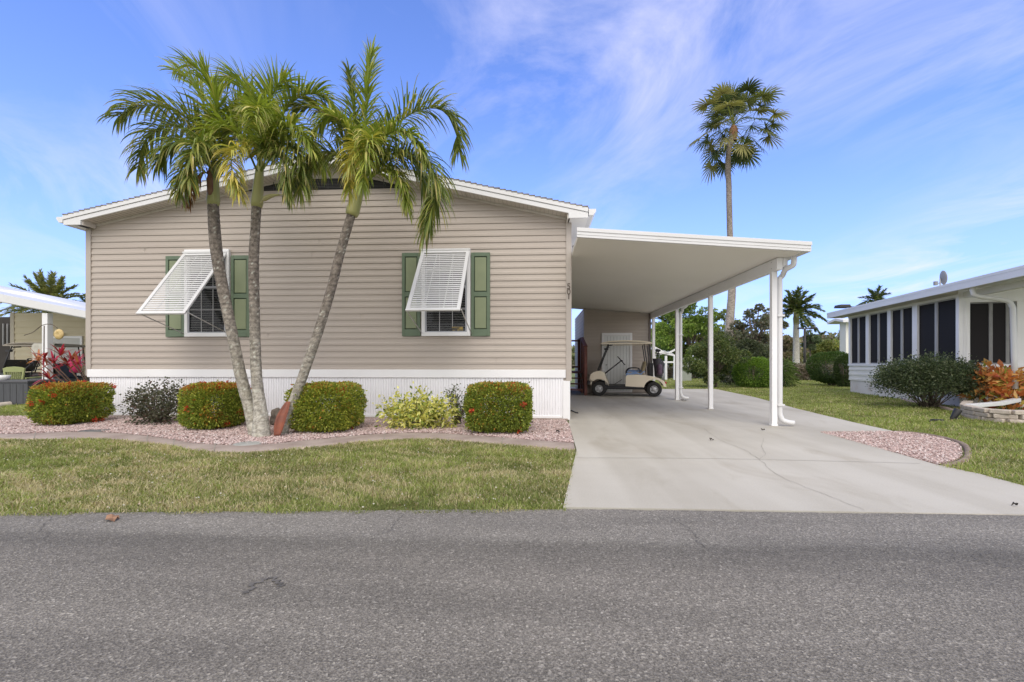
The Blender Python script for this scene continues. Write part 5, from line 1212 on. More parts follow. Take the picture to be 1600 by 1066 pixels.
# ================================================================== broadleaf trees and bushes behind the carport
def tree(name, label, px, pyt, pyb, T, pw, seed, n, leaf, pal, wts, clusters=26, cr=.16, group='trees and bushes behind the carport', low=.35, trunk_r=.14, ry=None, wid=.6, cat='tree', cshape=1.0):
    c = P(px, 567, T); zt = P(px, pyt, T).z; R = pw/F*T/2; ry = ry or R*.9
    t = thing(name, label, cat, (c.x, c.y, 0), group=group); rr = random.Random(seed); r = np.random.default_rng(seed)
    mb = MB(); top = Vector((c.x, c.y, zt*.45)); mb.tube([(c.x,c.y,0),(c.x+.05,c.y,zt*.2),tuple(top)],[trunk_r,trunk_r*.8,trunk_r*.65],8)
    mb.build('trunk', M['stem'], t)
    cen=[]; mb = MB()
    for i in range(clusters):
        a=rr.uniform(0,6.28); h=rr.random(); prof=math.sin(math.pi*min(1,(h*.85+.12)))**.6; q=rr.random()**.5*prof
        e=Vector((c.x+math.cos(a)*R*q*.95, c.y+math.sin(a)*ry*q, zt*(low+(1-low)*h)*.93)); cen.append(e)
        s=Vector((c.x,c.y,zt*(low*.6+.25*h))); mb.tube([s,s.lerp(e,.5)+Vector((rr.uniform(-.1,.1)*R,0,rr.uniform(0,.08)*zt)),e],[trunk_r*.4,trunk_r*.22,.015],5)
    mb.build('limbs', M['stem'], t)
    cen=np.array([list(e) for e in cen]); crr=cr*R*2; idx=r.integers(0,len(cen),n); sz=r.uniform(.6,1.25,len(cen))
    u=r.normal(size=(n,3)); u/=np.linalg.norm(u,axis=1)[:,None]; rad=r.uniform(.45,1,n)**.6
    p=cen[idx]+u*(rad*sz[idx])[:,None]*crr*np.array([1,1,.75]); p[:,2]=np.maximum(p[:,2],.05)
    sh=r.uniform(.65,1.25,len(cen))[idx][:,None]
    leafcloud('crown', p, u+np.array([0,0,.3]), leaf, wid, palcols(r,n,pal,wts)*sh, seed+1, t, spread=.6)
    return t
TG=[(.104,.169,.036),(.156,.234,.049),(.221,.312,.065),(.299,.377,.091)]
tree('tree','bushy bright green tree behind the carport posts',1078,466,600,29,104,61,15000,.17,TG,[2,3,3,2],34,.13,low=.30)
tree('tree','yellow green tree directly behind the tall palm trunk',1120,482,600,31,84,62,9000,.17,[(.15,.19,.04),(.21,.26,.055),(.28,.31,.07)],[2,3,2],24,.15)
tree('magnolia_tree','open grey green tree with dark leathery leaves right of the tall palm',1180,463,600,22,88,63,6800,.13,[(.098,.111,.065),(.156,.163,.111),(.260,.260,.195),(.195,.130,.085)],[3,3,2,1],46,.085,low=.28)
tree('tree','small green tree left of the rear carport post',1040,498,596,32,46,64,3500,.17,TG,[2,3,3,2],14,.2)
tree('dark_shrub','large dark green bush with bare stems behind the second carport post',1118,522,606,18.8,82,65,15000,.085,[(.072,.104,.034),(.111,.150,.046),(.156,.195,.065),(.221,.221,.085)],[3,3,2,1],34,.16,low=.18,trunk_r=.06,cat='bush')
tree('dark_shrub','dark grey bush filling the gap under the open grey green tree',1165,532,604,21,86,66,9000,.10,[(.051,.068,.034),(.085,.102,.051),(.136,.153,.085)],[3,3,2],26,.18,low=.15,trunk_r=.06,cat='bush')
def ball_bush(label, px, pyt, pyb, T, pw, seed, n, leaf, pal, wts, depth=None, sq=2.6, group='trees and bushes behind the carport', cutlow=0):
    c=P(px,567,T); zt=P(px,pyt,T).z; R=pw/F*T/2; d_=depth or R
    t=thing('round_bush',label,'bush',(c.x,c.y,0),group=group); r=np.random.default_rng(seed)
    d=r.normal(size=(n,3)); d/=np.linalg.norm(d,axis=1)[:,None]; s=d*((np.abs(d)**sq).sum(1)**(-1/sq))[:,None]
    rad=1-np.abs(r.normal(0,.07,n))+.05*np.sin(s[:,0]*6+seed)*np.sin(s[:,2]*5+s[:,1]*5); inn=r.random(n)<.3; rad[inn]*=r.uniform(.5,.92,inn.sum())
    if cutlow: rad*=1-cutlow*np.clip(-s[:,2],0,1)
    p=s*rad[:,None]*np.array([R,d_,zt/2])+np.array([c.x,c.y,zt/2+.02])
    leafcloud('foliage',p,s+np.array([0,0,.3]),leaf,.5,palcols(r,n,pal,wts),seed,t,spread=.6)
    mb=MB(); rr=random.Random(seed)
    for i in range(12):
        a=rr.uniform(0,6.28); mb.tube([(c.x+math.cos(a)*.1,c.y+math.sin(a)*.1,0),(c.x+math.cos(a)*R*.4,c.y+math.sin(a)*d_*.4,zt*.4),(c.x+math.cos(a)*R*.7,c.y+math.sin(a)*d_*.7,zt*.75)],[.03,.02,.01],5)
    mb.build('stems',M['stem'],t); return t
ball_bush('bright green rounded bush between the second and front carport posts',1178,560,606,19,54,71,9000,.085,[(.105,.180,.030),(.165,.270,.045),(.255,.360,.068)],[2,3,2])
ball_bush('dark green rounded bush on the lawn immediately left of the sunroom',1300,551,603.5,20.5,62,72,14000,.07,[(.047,.088,.024),(.074,.121,.032),(.101,.162,.041)],[3,3,2],cutlow=.22)
ball_bush('lower dark bush touching the sunroom\'s far corner',1320,556,601,19.3,24,73,4500,.07,[(.045,.075,.022),(.065,.10,.028)],[3,3],group='trees and bushes behind the carport')
x=P(1222,600,19.6)
loose_shrub('spiky_plant','spiky green plant with arching blades just right of the front carport post',x.x,x.y,.28,.28,.1,1.25,1100,.30,.09,[(.07,.12,.03),(.12,.18,.045),(.2,.25,.08)],[2,3,2],74,stems=10,clusters=26,cr=.14,cat='plant',droop=.5)
# dry hedge row
def hedge_row(label, px0, px1, pyt, T, seed, n, pal, leaf=.12, name='hedge', group=None, depth=1.0, T2=None):
    a=P(px0,567,T); b=P(px1,567,T2 or T); zt=P(px0,pyt,T).z; r=np.random.default_rng(seed)
    t=thing(name,label,'hedge',((a.x+b.x)/2,(a.y+b.y)/2,0),group=group)
    u=r.random(n); hh=zt*(1-.10*np.sin(u*23+seed)**2-.1*r.random(n)); p=np.stack([a.x+(b.x-a.x)*u,a.y+(b.y-a.y)*u+r.uniform(-depth/2,depth/2,n),hh*r.random(n)**.6],1)
    leafcloud('foliage',p,np.tile([0,-.3,.6],(n,1)),leaf,.45,palcols(r,n,pal),seed,t,spread=.8)
    mb=MB(); rr=random.Random(seed)
    for i in range(26):
        q=rr.random(); X=a.x+(b.x-a.x)*q; Y=a.y+(b.y-a.y)*q; mb.tube([(X,Y,0),(X+rr.uniform(-.2,.2),Y,zt*.8)],[.03,.01],5)
    mb.build('stems',M['stem'],t); return t
DRY=[(.213,.163,.138),(.300,.237,.200),(.150,.150,.088),(.375,.312,.275)]
hedge_row('brownish bare twiggy hedge across the lawn right of the front carport post',1222,1296,567.5,27,81,9000,DRY)
hedge_row('pinkish brown twiggy hedge behind the pergola, seen past the golf cart',1020,1092,574,31,82,7000,DRY)
hedge_row('low green hedge beyond the left part of the brown twiggy hedge',1200,1250,566,30,83,3000,[(.08,.11,.04),(.12,.16,.05)])
M['lampdark']=mat('dark_lamp_metal',(.035,.032,.03),None,rough=.6)
# ================================================================== right neighbour: sunroom
def cam2w(cx_, ct): return Vector((ct*-sn+cx_*cs, ct*cs+cx_*sn, 0))
aR = math.radians(13.8); C1 = Vector(((1327-800)/F*15.9, 15.9)); dC = Vector((math.sin(aR), math.cos(aR))); LEN = 5.37; C2 = C1-dC*LEN
c2 = cam2w(C2.x, C2.y)
sun_ = thing('sunroom','white sided neighbouring sunroom with tall dark screened windows and low sloped roof','house',tuple(c2),TH-aR)
SW = wm(sun_); SI = SW.inverted()
def sb(mb, name, m, par=None, **k): mb.xf(SW); return mb.build(name, m, par or sun_, **k)
def raylocal(px):
    o = SI @ Vector((0,0,0)); q = SI @ P(px, HY, 10.0); d = q-o; return o, d
def ly(px): o,d = raylocal(px); s = -o.x/d.x; return o.y+d.y*s
def lx(px, y=0): o,d = raylocal(px); s = (y-o.y)/d.y; return o.x+d.x*s
M['cream_white'] = mat('cream_white_siding',(.82,.81,.74),(.78,.77,.70),1.5,.5,dirt=((.4,.37,.3),3,.6,.85,.4))
M['block'] = mat('painted_block',(.78,.76,.72),(.70,.67,.63),2,.8,.2,40,dirt=((.50,.34,.22),1.2,.58,.72,.5))
WX = lx(1592)+2.2
mb = MB(); mb.box(.02,WX,.02,LEN-.02,0,.46); sb(mb,'foundation',M['block'],bevel=.01)
for nm,a,b,nr in (('side_wall',(0,LEN),(0,0),(-1,0)),('front_wall',(0,0),(WX,0),(0,-1))):
    mb = MB(); lap(mb,a,b,.45,.955,.17,.02,nr); sb(mb,nm,M['cream_white'],recalc=False)
mb = MB(); mb.box(-.04,.06,-.04,LEN+.02,.945,1.015); mb.box(.06,WX,-.04,.06,.945,1.015); sb(mb,'sill',M['white'],bevel=.006)
mb = MB(); mb.box(-.03,.08,-.03,LEN+.02,2.60,2.86); mb.box(.08,WX,-.03,.08,2.46,2.86); sb(mb,'header',M['white'],bevel=.006)
M['screen'] = bpy.data.materials.new('dark_screen'); M['screen'].use_nodes=True; b_=M['screen'].node_tree.nodes['Principled BSDF']; b_.inputs['Base Color'].default_value=(.024,.022,.023,1); b_.inputs['Roughness'].default_value=.6; b_.inputs['Specular IOR Level'].default_value=.08
edges = [(1329.6,1353.7),(1358.7,1387.5),(1393,1426.6),(1434.4,1495.4)]
prev = LEN
for e0,e1 in edges:
    y0,y1 = ly(e0),ly(e1)
    mb = MB(); mb.box(-.025,.07,y0,prev,1.012,2.605); sb(mb,'corner_post' if prev==LEN else 'post',M['white'],bevel=.006); prev=y1
    mb = MB(); mb.box(.03,.045,y1,y0,1.012,2.605); w=sb(mb,'window',M['screen'])
    mb = MB(); mb.box(.015,.05,y1,y0,1.012,1.045); mb.box(.015,.05,y1,y0,2.57,2.605); ym=(y0+y1)/2+.03; mb.box(.01,.05,ym-.055,ym+.055,1.045,2.57); mb.box(.0,.012,ym-.02,ym+.02,1.045,2.57); sb(mb,'frame',mat('grey_frame',(.40,.40,.40),None,rough=.5),w,bevel=.003)
mb = MB(); mb.box(-.03,.17,-.035,prev,1.012,2.605); 
for q in (.06,.11): mb.box(q,q+.012,-.045,-.034,1.02,2.5)
sb(mb,'corner_panel',M['white'],bevel=.006)
x0,x1 = lx(1515),lx(1588)
for q0_,q1_ in ((x0-.05,x0),(x1,x1+.30)): mb = MB(); mb.box(q0_,q1_,-.02,.06,1.012,2.47); sb(mb,'post',M['white'],bevel=.006)
mb = MB(); mb.box(x0,x1,.03,.045,1.012,2.47); w=sb(mb,'window',M['screen'])
mb = MB(); mb.box(x0,x1,.01,.05,1.012,1.05); mb.box(x0,x1,.01,.05,2.43,2.47)
for q in (.47,.83): xx=x0+(x1-x0)*q; mb.box(xx-.035,xx+.035,.01,.05,1.05,2.43)
sb(mb,'frame',M['grey'],w,bevel=.003)
mb = MB(); mb.box(x1+.30,WX,.0,.06,1.012,2.47); sb(mb,'window',M['screen'])
# roof
rx = -.42; ryN, ryF = -3.2, LEN+.62
mb = MB(); mb.prism([(rx,2.70),(rx,2.84),(3.0,3.18),(3.0,3.06)],ryN,ryF,'Y'); sb(mb,'roof',M['white_metal'],bevel=.004)
mb = MB(); mb.box(rx-.03,rx,ryN,ryF,2.665,2.86); mb.box(rx-.036,rx-.03,ryN,ryF,2.80,2.862); sb(mb,'fascia',M['white_metal'],bevel=.003)
mb = MB(); mb.prism([(rx,2.665),(rx,2.69),(.02,2.74),(.02,2.66)],.0,ryF-.05,'Y'); sb(mb,'soffit',M['soffit'])
mb = MB(); mb.box(.06,.16,ryN+.1,-.03,2.56,2.70); sb(mb,'porch_beam',M['white'],bevel=.004)
dx = lx(1572,-1.0)
mb = MB(); mb.tube(smooth_line([(rx+.10,-.95,2.70),(rx+.10,-.95,2.60),(rx+.16,-.95,2.50),(rx+.50,-.95,2.42),(rx+.72,-.95,2.36),(rx+.80,-.95,2.22)],5)+[(rx+.82,-.95,1.2),(rx+.84,-.95,.5)],.05,12); sb(mb,'downspout',M['white_metal'])
# satellite dish on its roof
p = P(1469,446,13.6); d = thing('satellite_dish','small grey satellite dish standing on the sunroom roof','satellite dish',(p.x,p.y,p.z-.05))
mb = MB(); n=18; vs=[]; rings=6
R0 = Matrix.Translation(p+Vector((.02,0,.22))) @ Matrix.Rotation(math.radians(-22),4,'Z') @ Matrix.Rotation(math.radians(84),4,'Y')
for i in range(rings+1):
    rr_=.25*i/rings
    for j in range(n): a=2*math.pi*j/n; vs.append(tuple(R0 @ Vector((math.cos(a)*rr_*.85,math.sin(a)*rr_,.9*rr_*rr_))))
mb.add(vs,[(i*n+j,i*n+(j+1)%n,(i+1)*n+(j+1)%n,(i+1)*n+j) for i in range(rings) for j in range(n)],True); o=mb.build('dish',M['grey2'] if 'grey2' in M else M['grey'],d,recalc=False); m_=o.modifiers.new('s','SOLIDIFY'); m_.thickness=.012
mb = MB(); mb.tube([tuple(p+Vector((0,0,-.06))),tuple(p+Vector((0,0,.2)))],.018,8); mb.tube([tuple(p+Vector((0,0,.08))),tuple(p+Vector((-.13,0,.02)))],.012,6); mb.build('mast',M['steel'],d)
mb = MB(); mb.box(p.x-.17,p.x-.09,p.y-.04,p.y+.04,p.z+.0,p.z+.12); mb.build('receiver',M['grey'],d,bevel=.01)
p = P(1493,444,12.5); mb = MB(); mb.tube([tuple(p-Vector((0,0,.12))),tuple(p+Vector((0,0,.02)))],.03,8); mb.lathe((p.x,p.y,p.z),[(.045,0),(.06,.03),(.0,.07)],10); mb.build('vent_pipe',M['white_metal'],label='small white vent cap on the sunroom roof right of the dish',cat='vent')

# right edge plants
x,y = G(1487,641)
t=loose_shrub('pruned_shrub','dense grey green shrub on bare branching stems before the sunroom windows',x-.10,y+.45,1.05,.6,.44,1.03,30000,.052,.5,[(.045,.065,.032),(.07,.10,.045),(.12,.145,.075),(.20,.22,.13)],[3,4,2,1],91,stems=60,clusters=210,cr=.10,droop=.1,flat=1.08)
x,y = G(1583,644)
loose_shrub('croton_bush','croton bush with big orange, copper and yellow leaves at the right edge',x+.14,y+.2,.60,.40,.20,.98,820,.20,.42,[(.62,.27,.09),(.55,.18,.06),(.66,.40,.14),(.50,.40,.08),(.38,.10,.05),(.30,.33,.06)],[4,3,3,1.2,1.5,.8],92,stems=26,clusters=60,cr=.08,droop=.2)
# low stone planter wall in courses
pl = thing('stone_planter','low curved planter wall of pale stacked stones at the right edge','planter',(*G(1560,658),0)); rr=random.Random(6)
M['pstone']=mat('pale_planter_stone',(.42,.36,.30),(.56,.49,.42),9,.9,.5,50)
path=smooth_line([G(1512,643),G(1509,651),G(1530,657),G(1560,661),G(1600,663),G(1660,664)],10); A=np.array(path); cum=np.concatenate([[0],np.cumsum(np.hypot(*np.diff(A,axis=0).T))])
for c_ in range(3):
    s=rr.uniform(-.2,0)
    while s<cum[-1]-.05:
        L_=rr.uniform(.26,.42); a=max(s,0)+.004; b=min(s+L_,cum[-1])-.004; s+=L_
        if b-a<.05: continue
        pa_=Vector((np.interp(a,cum,A[:,0]),np.interp(a,cum,A[:,1]),0)); pb_=Vector((np.interp(b,cum,A[:,0]),np.interp(b,cum,A[:,1]),0)); o_=Vector((0,rr.uniform(-.012,.012),.005+c_*.078+.038))
        mb=MB(); mb.bar(pa_+o_,pb_+o_,.15,.074); mb.build('stone',M['pstone'],pl,bevel=.014,seg=3)
mb=MB(); P0=P(1513,634.5,8.75); P1=P(1563,630.5,9.1); mb.bar(P0,P1,.11,.075); mb.bar(P1,P(1590,625,9.4),.11,.075); mb.build('downspout_extension',M['white_metal'],bevel=.008,label='white downspout pipe resting on top of the stone planter wall',cat='downspout')
# concrete edging by the shrub, with dark soil
mb=MB(); pts=smooth_line([G(1411,626),G(1428,630),G(1460,636),G(1490,644),G(1512,650)],6); mb.tube([(p_[0],p_[1],.01) for p_ in pts],.06,8); mb.build('shrub_bed_edging',M['curb'],kind='structure')
poly_sheet('shrub_bed_soil',[G(1412,627),G(1428,631),G(1460,637),G(1490,645),G(1512,651),G(1620,648),G(1620,625),G(1500,618),G(1430,620)],.008,mat('dark_soil',(.08,.055,.04),(.14,.10,.075),12,.95),kind='structure')
# fallen black spotlight in the grass
x,y=G(1490,657); sp=thing('garden_spotlight','fallen black garden spotlight lying on the lawn before the planter','spotlight',(x,y,0))
mb=MB(); mb.tube([(x-.03,y,.03),(x+.02,y,.09),(x+.075,y-.01,.20)],[.035,.05,.062],12); mb.build('lamp_head',M['black'],sp,bevel=.004)
mb=MB(); mb.bar((x-.08,y,.02),(x+.12,y+.02,.03),.09,.035); mb.tube([(x,y,.05),(x+.10,y+.03,.01)],.012,6); mb.build('base',M['black'],sp,bevel=.005)
x,y=G(1466,660); mb=MB(); mb.bar((x-.10,y,.035),(x+.09,y+.03,.03),.08,.04); mb.tube([(x-.10,y,.035),(x-.16,y-.02,.02)],.014,6); mb.build('garden_stake_light',M['black'],bevel=.012,label='flat black lamp piece on the grass left of the fallen spotlight',cat='light')

# ================================================================== street lamps and far things
def lamp(label, px, pytop, T, arms, name='street_lamp', headw=.5):
    c=P(px,567,T); zt=P(px,pytop,T).z; t=thing(name,label,'street lamp',(c.x,c.y,0),group='dark double armed street lamps')
    mb=MB(); mb.tube([(c.x,c.y,0),(c.x,c.y,zt)],[.09,.07],8); mb.build('pole',M['lampdark'],t)
    for a,b in arms:
        xa=P(a,567,T).x; xb_=P(b,567,T).x; mb=MB(); mb.tube([(c.x,c.y,zt-.05),(xa,c.y,zt)],.035,6); mb.build('arm',M['lampdark'],t)
        mb=MB(); mb.prism([(min(xa,xb_),zt-.05),(max(xa,xb_),zt-.05),(max(xa,xb_)-.04,zt+.06),(min(xa,xb_)+.04,zt+.06)],c.y-.18,c.y+.18,'Y'); mb.build('lamp_head',M['lampdark'],t,bevel=.02)
lamp('dark street lamp with two flat heads standing before the royal palm',1257.5,513,30,[(1253,1248),(1265,1275)])
lamp('dark street lamp whose heads rise above the sunroom\'s roof corner',1335,479,17,[(1326,1308),(1340,1349)])
WH=mat('white_wall',(.76,.76,.76),(.68,.68,.68),2,.6); RF=mat('white_roof',(.78,.78,.80),(.72,.72,.74),1,.5)
def far_house(label,px0,px1,pye,pyr,T,wins,depth=6,wall=None,roofm=None,name='house'):
    a,b=P(px0,567,T),P(px1,567,T); ze=P(px0,pye,T).z; zr=P(px0,pyr,T).z; x0,x1,y=a.x,b.x,(a.y+b.y)/2
    t=thing(name,label,'house',((x0+x1)/2,y,0)); mb=MB(); mb.box(x0,x1,y,y+depth,0,ze); mb.build('wall',wall or WH,t)
    mb=MB(); mb.prism([(y-.4,ze),(y+depth/2,zr),(y+depth+.4,ze),(y+depth+.4,ze-.12),(y+depth/2,zr-.12),(y-.4,ze-.12)],x0-.4,x1+.4,'X'); mb.build('roof',roofm or RF,t)
    for w0,w1,u0,u1 in wins:
        mb=MB(); X0,X1=P(w0,567,T).x,P(w1,567,T).x; Z1,Z0=P(w0,u0,T).z,P(w0,u1,T).z; mb.box(X0-.06,X1+.06,y-.06,y-.005,Z0-.06,Z1+.06); w=mb.build('window',WH,t); mb=MB(); mb.box(X0,X1,y-.07,y-.05,Z0,Z1); mb.build('pane',M['screen'],w)
far_house('white house with small dark windows seen left of the big dark bush',1052,1098,560,551,44,[(1065.5,1069,563,570),(1070,1074,563,570),(1076.5,1078,562,571)])
far_house('low white roofed house far beyond the brown hedge',1226,1262,563,559.5,60,[(1258,1261,563,568)])
far_house('white gabled house far off behind the dark rounded bush',1263,1300,560,551,66,[(1265,1268,561,567)])
far_house('pale house with white trim just visible past the far side of the sunroom',1322,1336,501,497,24,[],depth=.5,wall=M['cream_white'])
# pergola / white screen frame beyond the cart
T=27; pg=thing('white_pergola','white framed open pergola seen right of the golf bag','pergola',tuple(P(1040,567,T).xy)+(0,))
for px in (1022.5,1040.5,1054): 
    c=P(px,567,T); mb=MB(); mb.box(c.x-.06,c.x+.06,c.y-.06,c.y+.06,0,P(px,556,T).z); mb.build('post',M['white'],pg)
for a,b in (((1019,541),(1042,553)),((1019,548),(1056,556)),((1042,553),(1058,545)),((1022,566),(1054,566))):
    mb=MB(); mb.bar(P(*a,T),P(*b,T),.10,.10); mb.build('beam',M['white'],pg)
for k in range(5):
    mb=MB(); a=P(1024+k*7,549+k*1.4,T); mb.bar(a,a+Vector((.3,2.2,.25)),.06,.09); mb.build('rafter',M['white'],pg)
c=P(1071.5,567,25.5); mb=MB(); mb.box(c.x-.33,c.x+.33,c.y,c.y+.5,0,.62); mb.box(c.x-.35,c.x+.35,c.y-.02,c.y+.52,.60,.66); mb.build('utility_box',mat('grey_green_box',(.33,.36,.31),(.38,.40,.35),3,.6),label='grey green utility box on the lawn behind the rear carport post',cat='utility box',bevel=.03)
c=P(1036,567,22); mb=MB(); mb.tube([(c.x,c.y,0),(c.x,c.y,.82)],.07,8); mb.lathe((c.x,c.y,.80),[(.09,0),(.09,.05),(0,.09)],8); mb.build('bollard',M['grey'],label='short grey post on the lawn just right of the golf bag',cat='post')
hedge_row('yellow flowered shrubs behind the pergola',1020,1052,556,36,84,2500,[(.30,.30,.06),(.20,.24,.05),(.10,.14,.04)],.2,name='flowering_shrubs')

# distant tree lines (reads as one mass); leaf colours lightened for haze
def woods(name,label,x0,x1,y,h,n,seed,pal,leaf,hv=.4):
    r=np.random.default_rng(seed); m=int((x1-x0)/3)+2; cx_=np.linspace(x0,x1,m)+r.uniform(-1,1,m); hz=h*r.uniform(1-hv,1,m); idx=r.integers(0,m,n)
    u=r.normal(size=(n,3)); u/=np.linalg.norm(u,axis=1)[:,None]; p=np.stack([cx_[idx],y+r.uniform(-3,3,n),hz[idx]*.55],1)+u*np.stack([np.full(n,2.6),np.full(n,2.),hz[idx]*.45],1)
    sh=r.uniform(.7,1.3,m)[idx][:,None]
    leafcloud(name,p,u,leaf,.7,palcols(r,n,pal)*sh,seed,label=label,cat='trees',kind='stuff')
woods('distant_trees','far line of mixed green trees along the horizon',-90,150,85,5.0,60000,101,[(.160,.208,.096),(.224,.256,.128),(.288,.288,.160),(.192,.176,.128)],.75)
woods('distant_trees','tall band of greyish trees behind the royal palm',24,62,64,5.2,22000,102,[(.195,.210,.120),(.255,.240,.150),(.300,.285,.150),(.210,.165,.135)],.5)
tree('tree','wispy pine tree right of the street lamp in the distance',1266,514,590,50,26,103,1500,.28,[(.08,.11,.06),(.12,.15,.08)],[1,1],14,.12,low=.6,trunk_r=.12,group='trees beyond the lawn')
tree('tree','olive green round tree behind the royal palm',1290,530,590,52,46,104,6000,.3,[(.182,.224,.070),(.266,.294,.098),(.336,.322,.112)],[2,2,1],18,.18,low=.2,group='trees beyond the lawn')
tree('tree','brownish thin tree left of the royal palm trunk',1224,524,590,46,36,105,5000,.28,[(.195,.169,.104),(.260,.208,.143),(.156,.169,.078)],[2,2,1],16,.18,low=.2,group='trees beyond the lawn')

# ================================================================== left neighbour
TN=12.2
ln = thing('neighbour_carport','neighbouring tan sided house and carport under a white roof at the left edge','house',tuple(P(40,567,14).xy)+(0,))
MS=mat('tan_siding',(.56,.49,.33),(.60,.53,.37),1,.6)
a=P(19,567,15.6); b=P(205,567,15.6); yw=a.y
mb=MB(); lap(mb,(a.x,yw),(b.x,yw),.05,2.75,.20,.02,(0,-1)); mb.build('wall',MS,ln,recalc=False)
mb=MB(); mb.box(a.x,b.x,yw+.02,yw+4,0,2.75); mb.build('wall_core',MS,ln)
mb=MB(); mb.box(a.x-.04,a.x+.10,yw-.03,yw+.05,0,2.78); mb.build('corner_trim',mat('tan_trim',(.48,.43,.34),None),ln,bevel=.004)
c=P(-120,567,17.5); mb=MB(); mb.box(c.x,a.x-.04,yw+1.2,yw+4,0,2.75); mb.build('recessed_wall',mat('dark_recess',(.035,.03,.028),(.05,.045,.04),3,.9),ln)  # shade of the dark opening put into this wall's colour
for px in (2,9,15):
    q=P(px,567,16.8); mb=MB(); mb.box(q.x-.02,q.x+.02,yw+1.15,yw+1.19,1.7,2.5); mb.build('window_bar',M['grey'],ln)
d0,d1=P(81,567,15.6).x,P(134,567,15.6).x; dz_=P(100,529,15.6).z
mb=MB(); mb.box(d0,d1,yw-.05,yw-.01,.1,dz_); mb.build('door',mat('greyish_door',(.55,.55,.52),None),ln,bevel=.01)
mb=MB(); mb.box(d0-.07,d0,yw-.06,yw-.01,.1,dz_+.07); mb.box(d1,d1+.07,yw-.06,yw-.01,.1,dz_+.07); mb.box(d0,d1,yw-.06,yw-.01,dz_,dz_+.07); mb.build('door_frame',M['white'],ln)
q=P(102,523,15.6); mb=MB(); mb.box(q.x-.10,q.x+.06,yw-.16,yw-.02,q.z-.08,q.z+.06); mb.build('wall_lamp',M['black'],ln,bevel=.02)
# roof: front fascia falls to the right
fa,fb=P(-260,409,TN),P(225,503,TN); ga,gb=P(-260,424,TN),P(225,513,TN)
yf=fa.y; 
mb=MB(); mb.prism([(fa.x,fa.z),(fb.x,fb.z),(gb.x,gb.z),(ga.x,ga.z)],P(60,567,TN).y-.03,P(60,567,TN).y+.03,'Y'); mb.build('fascia',M['white_metal'],ln,bevel=.004)
y0_=P(60,567,TN).y
mb=MB(); mb.prism([(fa.x,fa.z+.005),(fb.x,fb.z-.02),(gb.x,gb.z+.03),(ga.x,ga.z+.03)],y0_+.03,yw+.3,'Y'); mb.build('roof',M['white_metal'],ln)
# humped white roof surface rising behind the fascia
r1=P(-260,392,13.4); r2=P(40,457,13.4); r3=P(225,502,13.4)
mb=MB(); mb.prism([(r1.x,r1.z),(P(0,452,13.4).x,P(0,452,13.4).z),(r2.x,r2.z),(P(100,473,13.4).x,P(100,473,13.4).z),(r3.x,r3.z),(r3.x,r3.z-.25),(r1.x,r1.z-.6)],P(60,567,13.4).y,P(60,567,13.4).y+.5,'Y'); mb.build('roof',RF,ln)
q0,q1=P(62.3,567,TN).x,P(71.5,567,TN).x; mb=MB(); mb.box(q0,q1,y0_+.05,y0_+.2,0,P(66,489,TN).z); mb.build('post',M['white'],ln,bevel=.006)
poly_sheet('neighbour_slab',[G(-200,634),G(60,628),G(140,624.5),(XY(138,9.5)-.4,16.2),(-22,16.2)],.012,M['concrete'],kind='structure')
# neighbour's cart, copied from the first with dark body
ncm=mat('dark_green_paint',(.03,.035,.035),(.045,.05,.05),3,.4)
q=P(72,567,13.9)
nc=make_cart('dark golf cart half hidden behind the post and red plant under the left carport',(q.x,q.y,.02),TH+.05,ncm,M['black'],mat('taupe_roof',(.34,.30,.25),None,rough=.5),scale=.95)
NW=wm(nc)
mb=MB(); nx,ny=14,12; vs=[]
for i in range(nx+1):
    for j in range(ny+1):
        u,v=i/nx,j/ny; s=v*1.1; x=.18+.62*u+.02*math.sin(v*9+u*3)
        if s<.30: y=-.30-s; z=1.64*.95
        else: y=-.605-.012*math.sin(u*15); z=1.64*.95-(s-.30)*(.36 if .22<u<.82 else .62)
        vs.append((x,y,z+.03))
mb.add(vs,[(i*(ny+1)+j,(i+1)*(ny+1)+j,(i+1)*(ny+1)+j+1,i*(ny+1)+j+1) for i in range(nx) for j in range(ny)],True); mb.xf(NW)
o=mb.build('towel',mat('cream_towel',(.66,.64,.56),(.56,.54,.47),9,.9),recalc=False,label='cream towel draped over the roof edge of the dark golf cart at left',cat='towel'); m_=o.modifiers.new('s','SOLIDIFY'); m_.thickness=.012
q=P(118,566,12.6); mb=MB(); mb.tube([(q.x,q.y,q.z-.30),(q.x,q.y,q.z-.26),(q.x,q.y,q.z+.06),(q.x,q.y,q.z+.16),(q.x,q.y,q.z+.18)],[.08,.13,.12,.08,.02],12); mb.tube(smooth_line([(q.x-.05,q.y,q.z+.16),(q.x,q.y,q.z+.30),(q.x+.05,q.y,q.z+.16)],5),.01,6); mb.build('hanging_bag',mat('magenta_cloth',(.55,.03,.12),(.42,.03,.10),6,.6),label='bright magenta bag hanging below the cream towel',cat='bag')
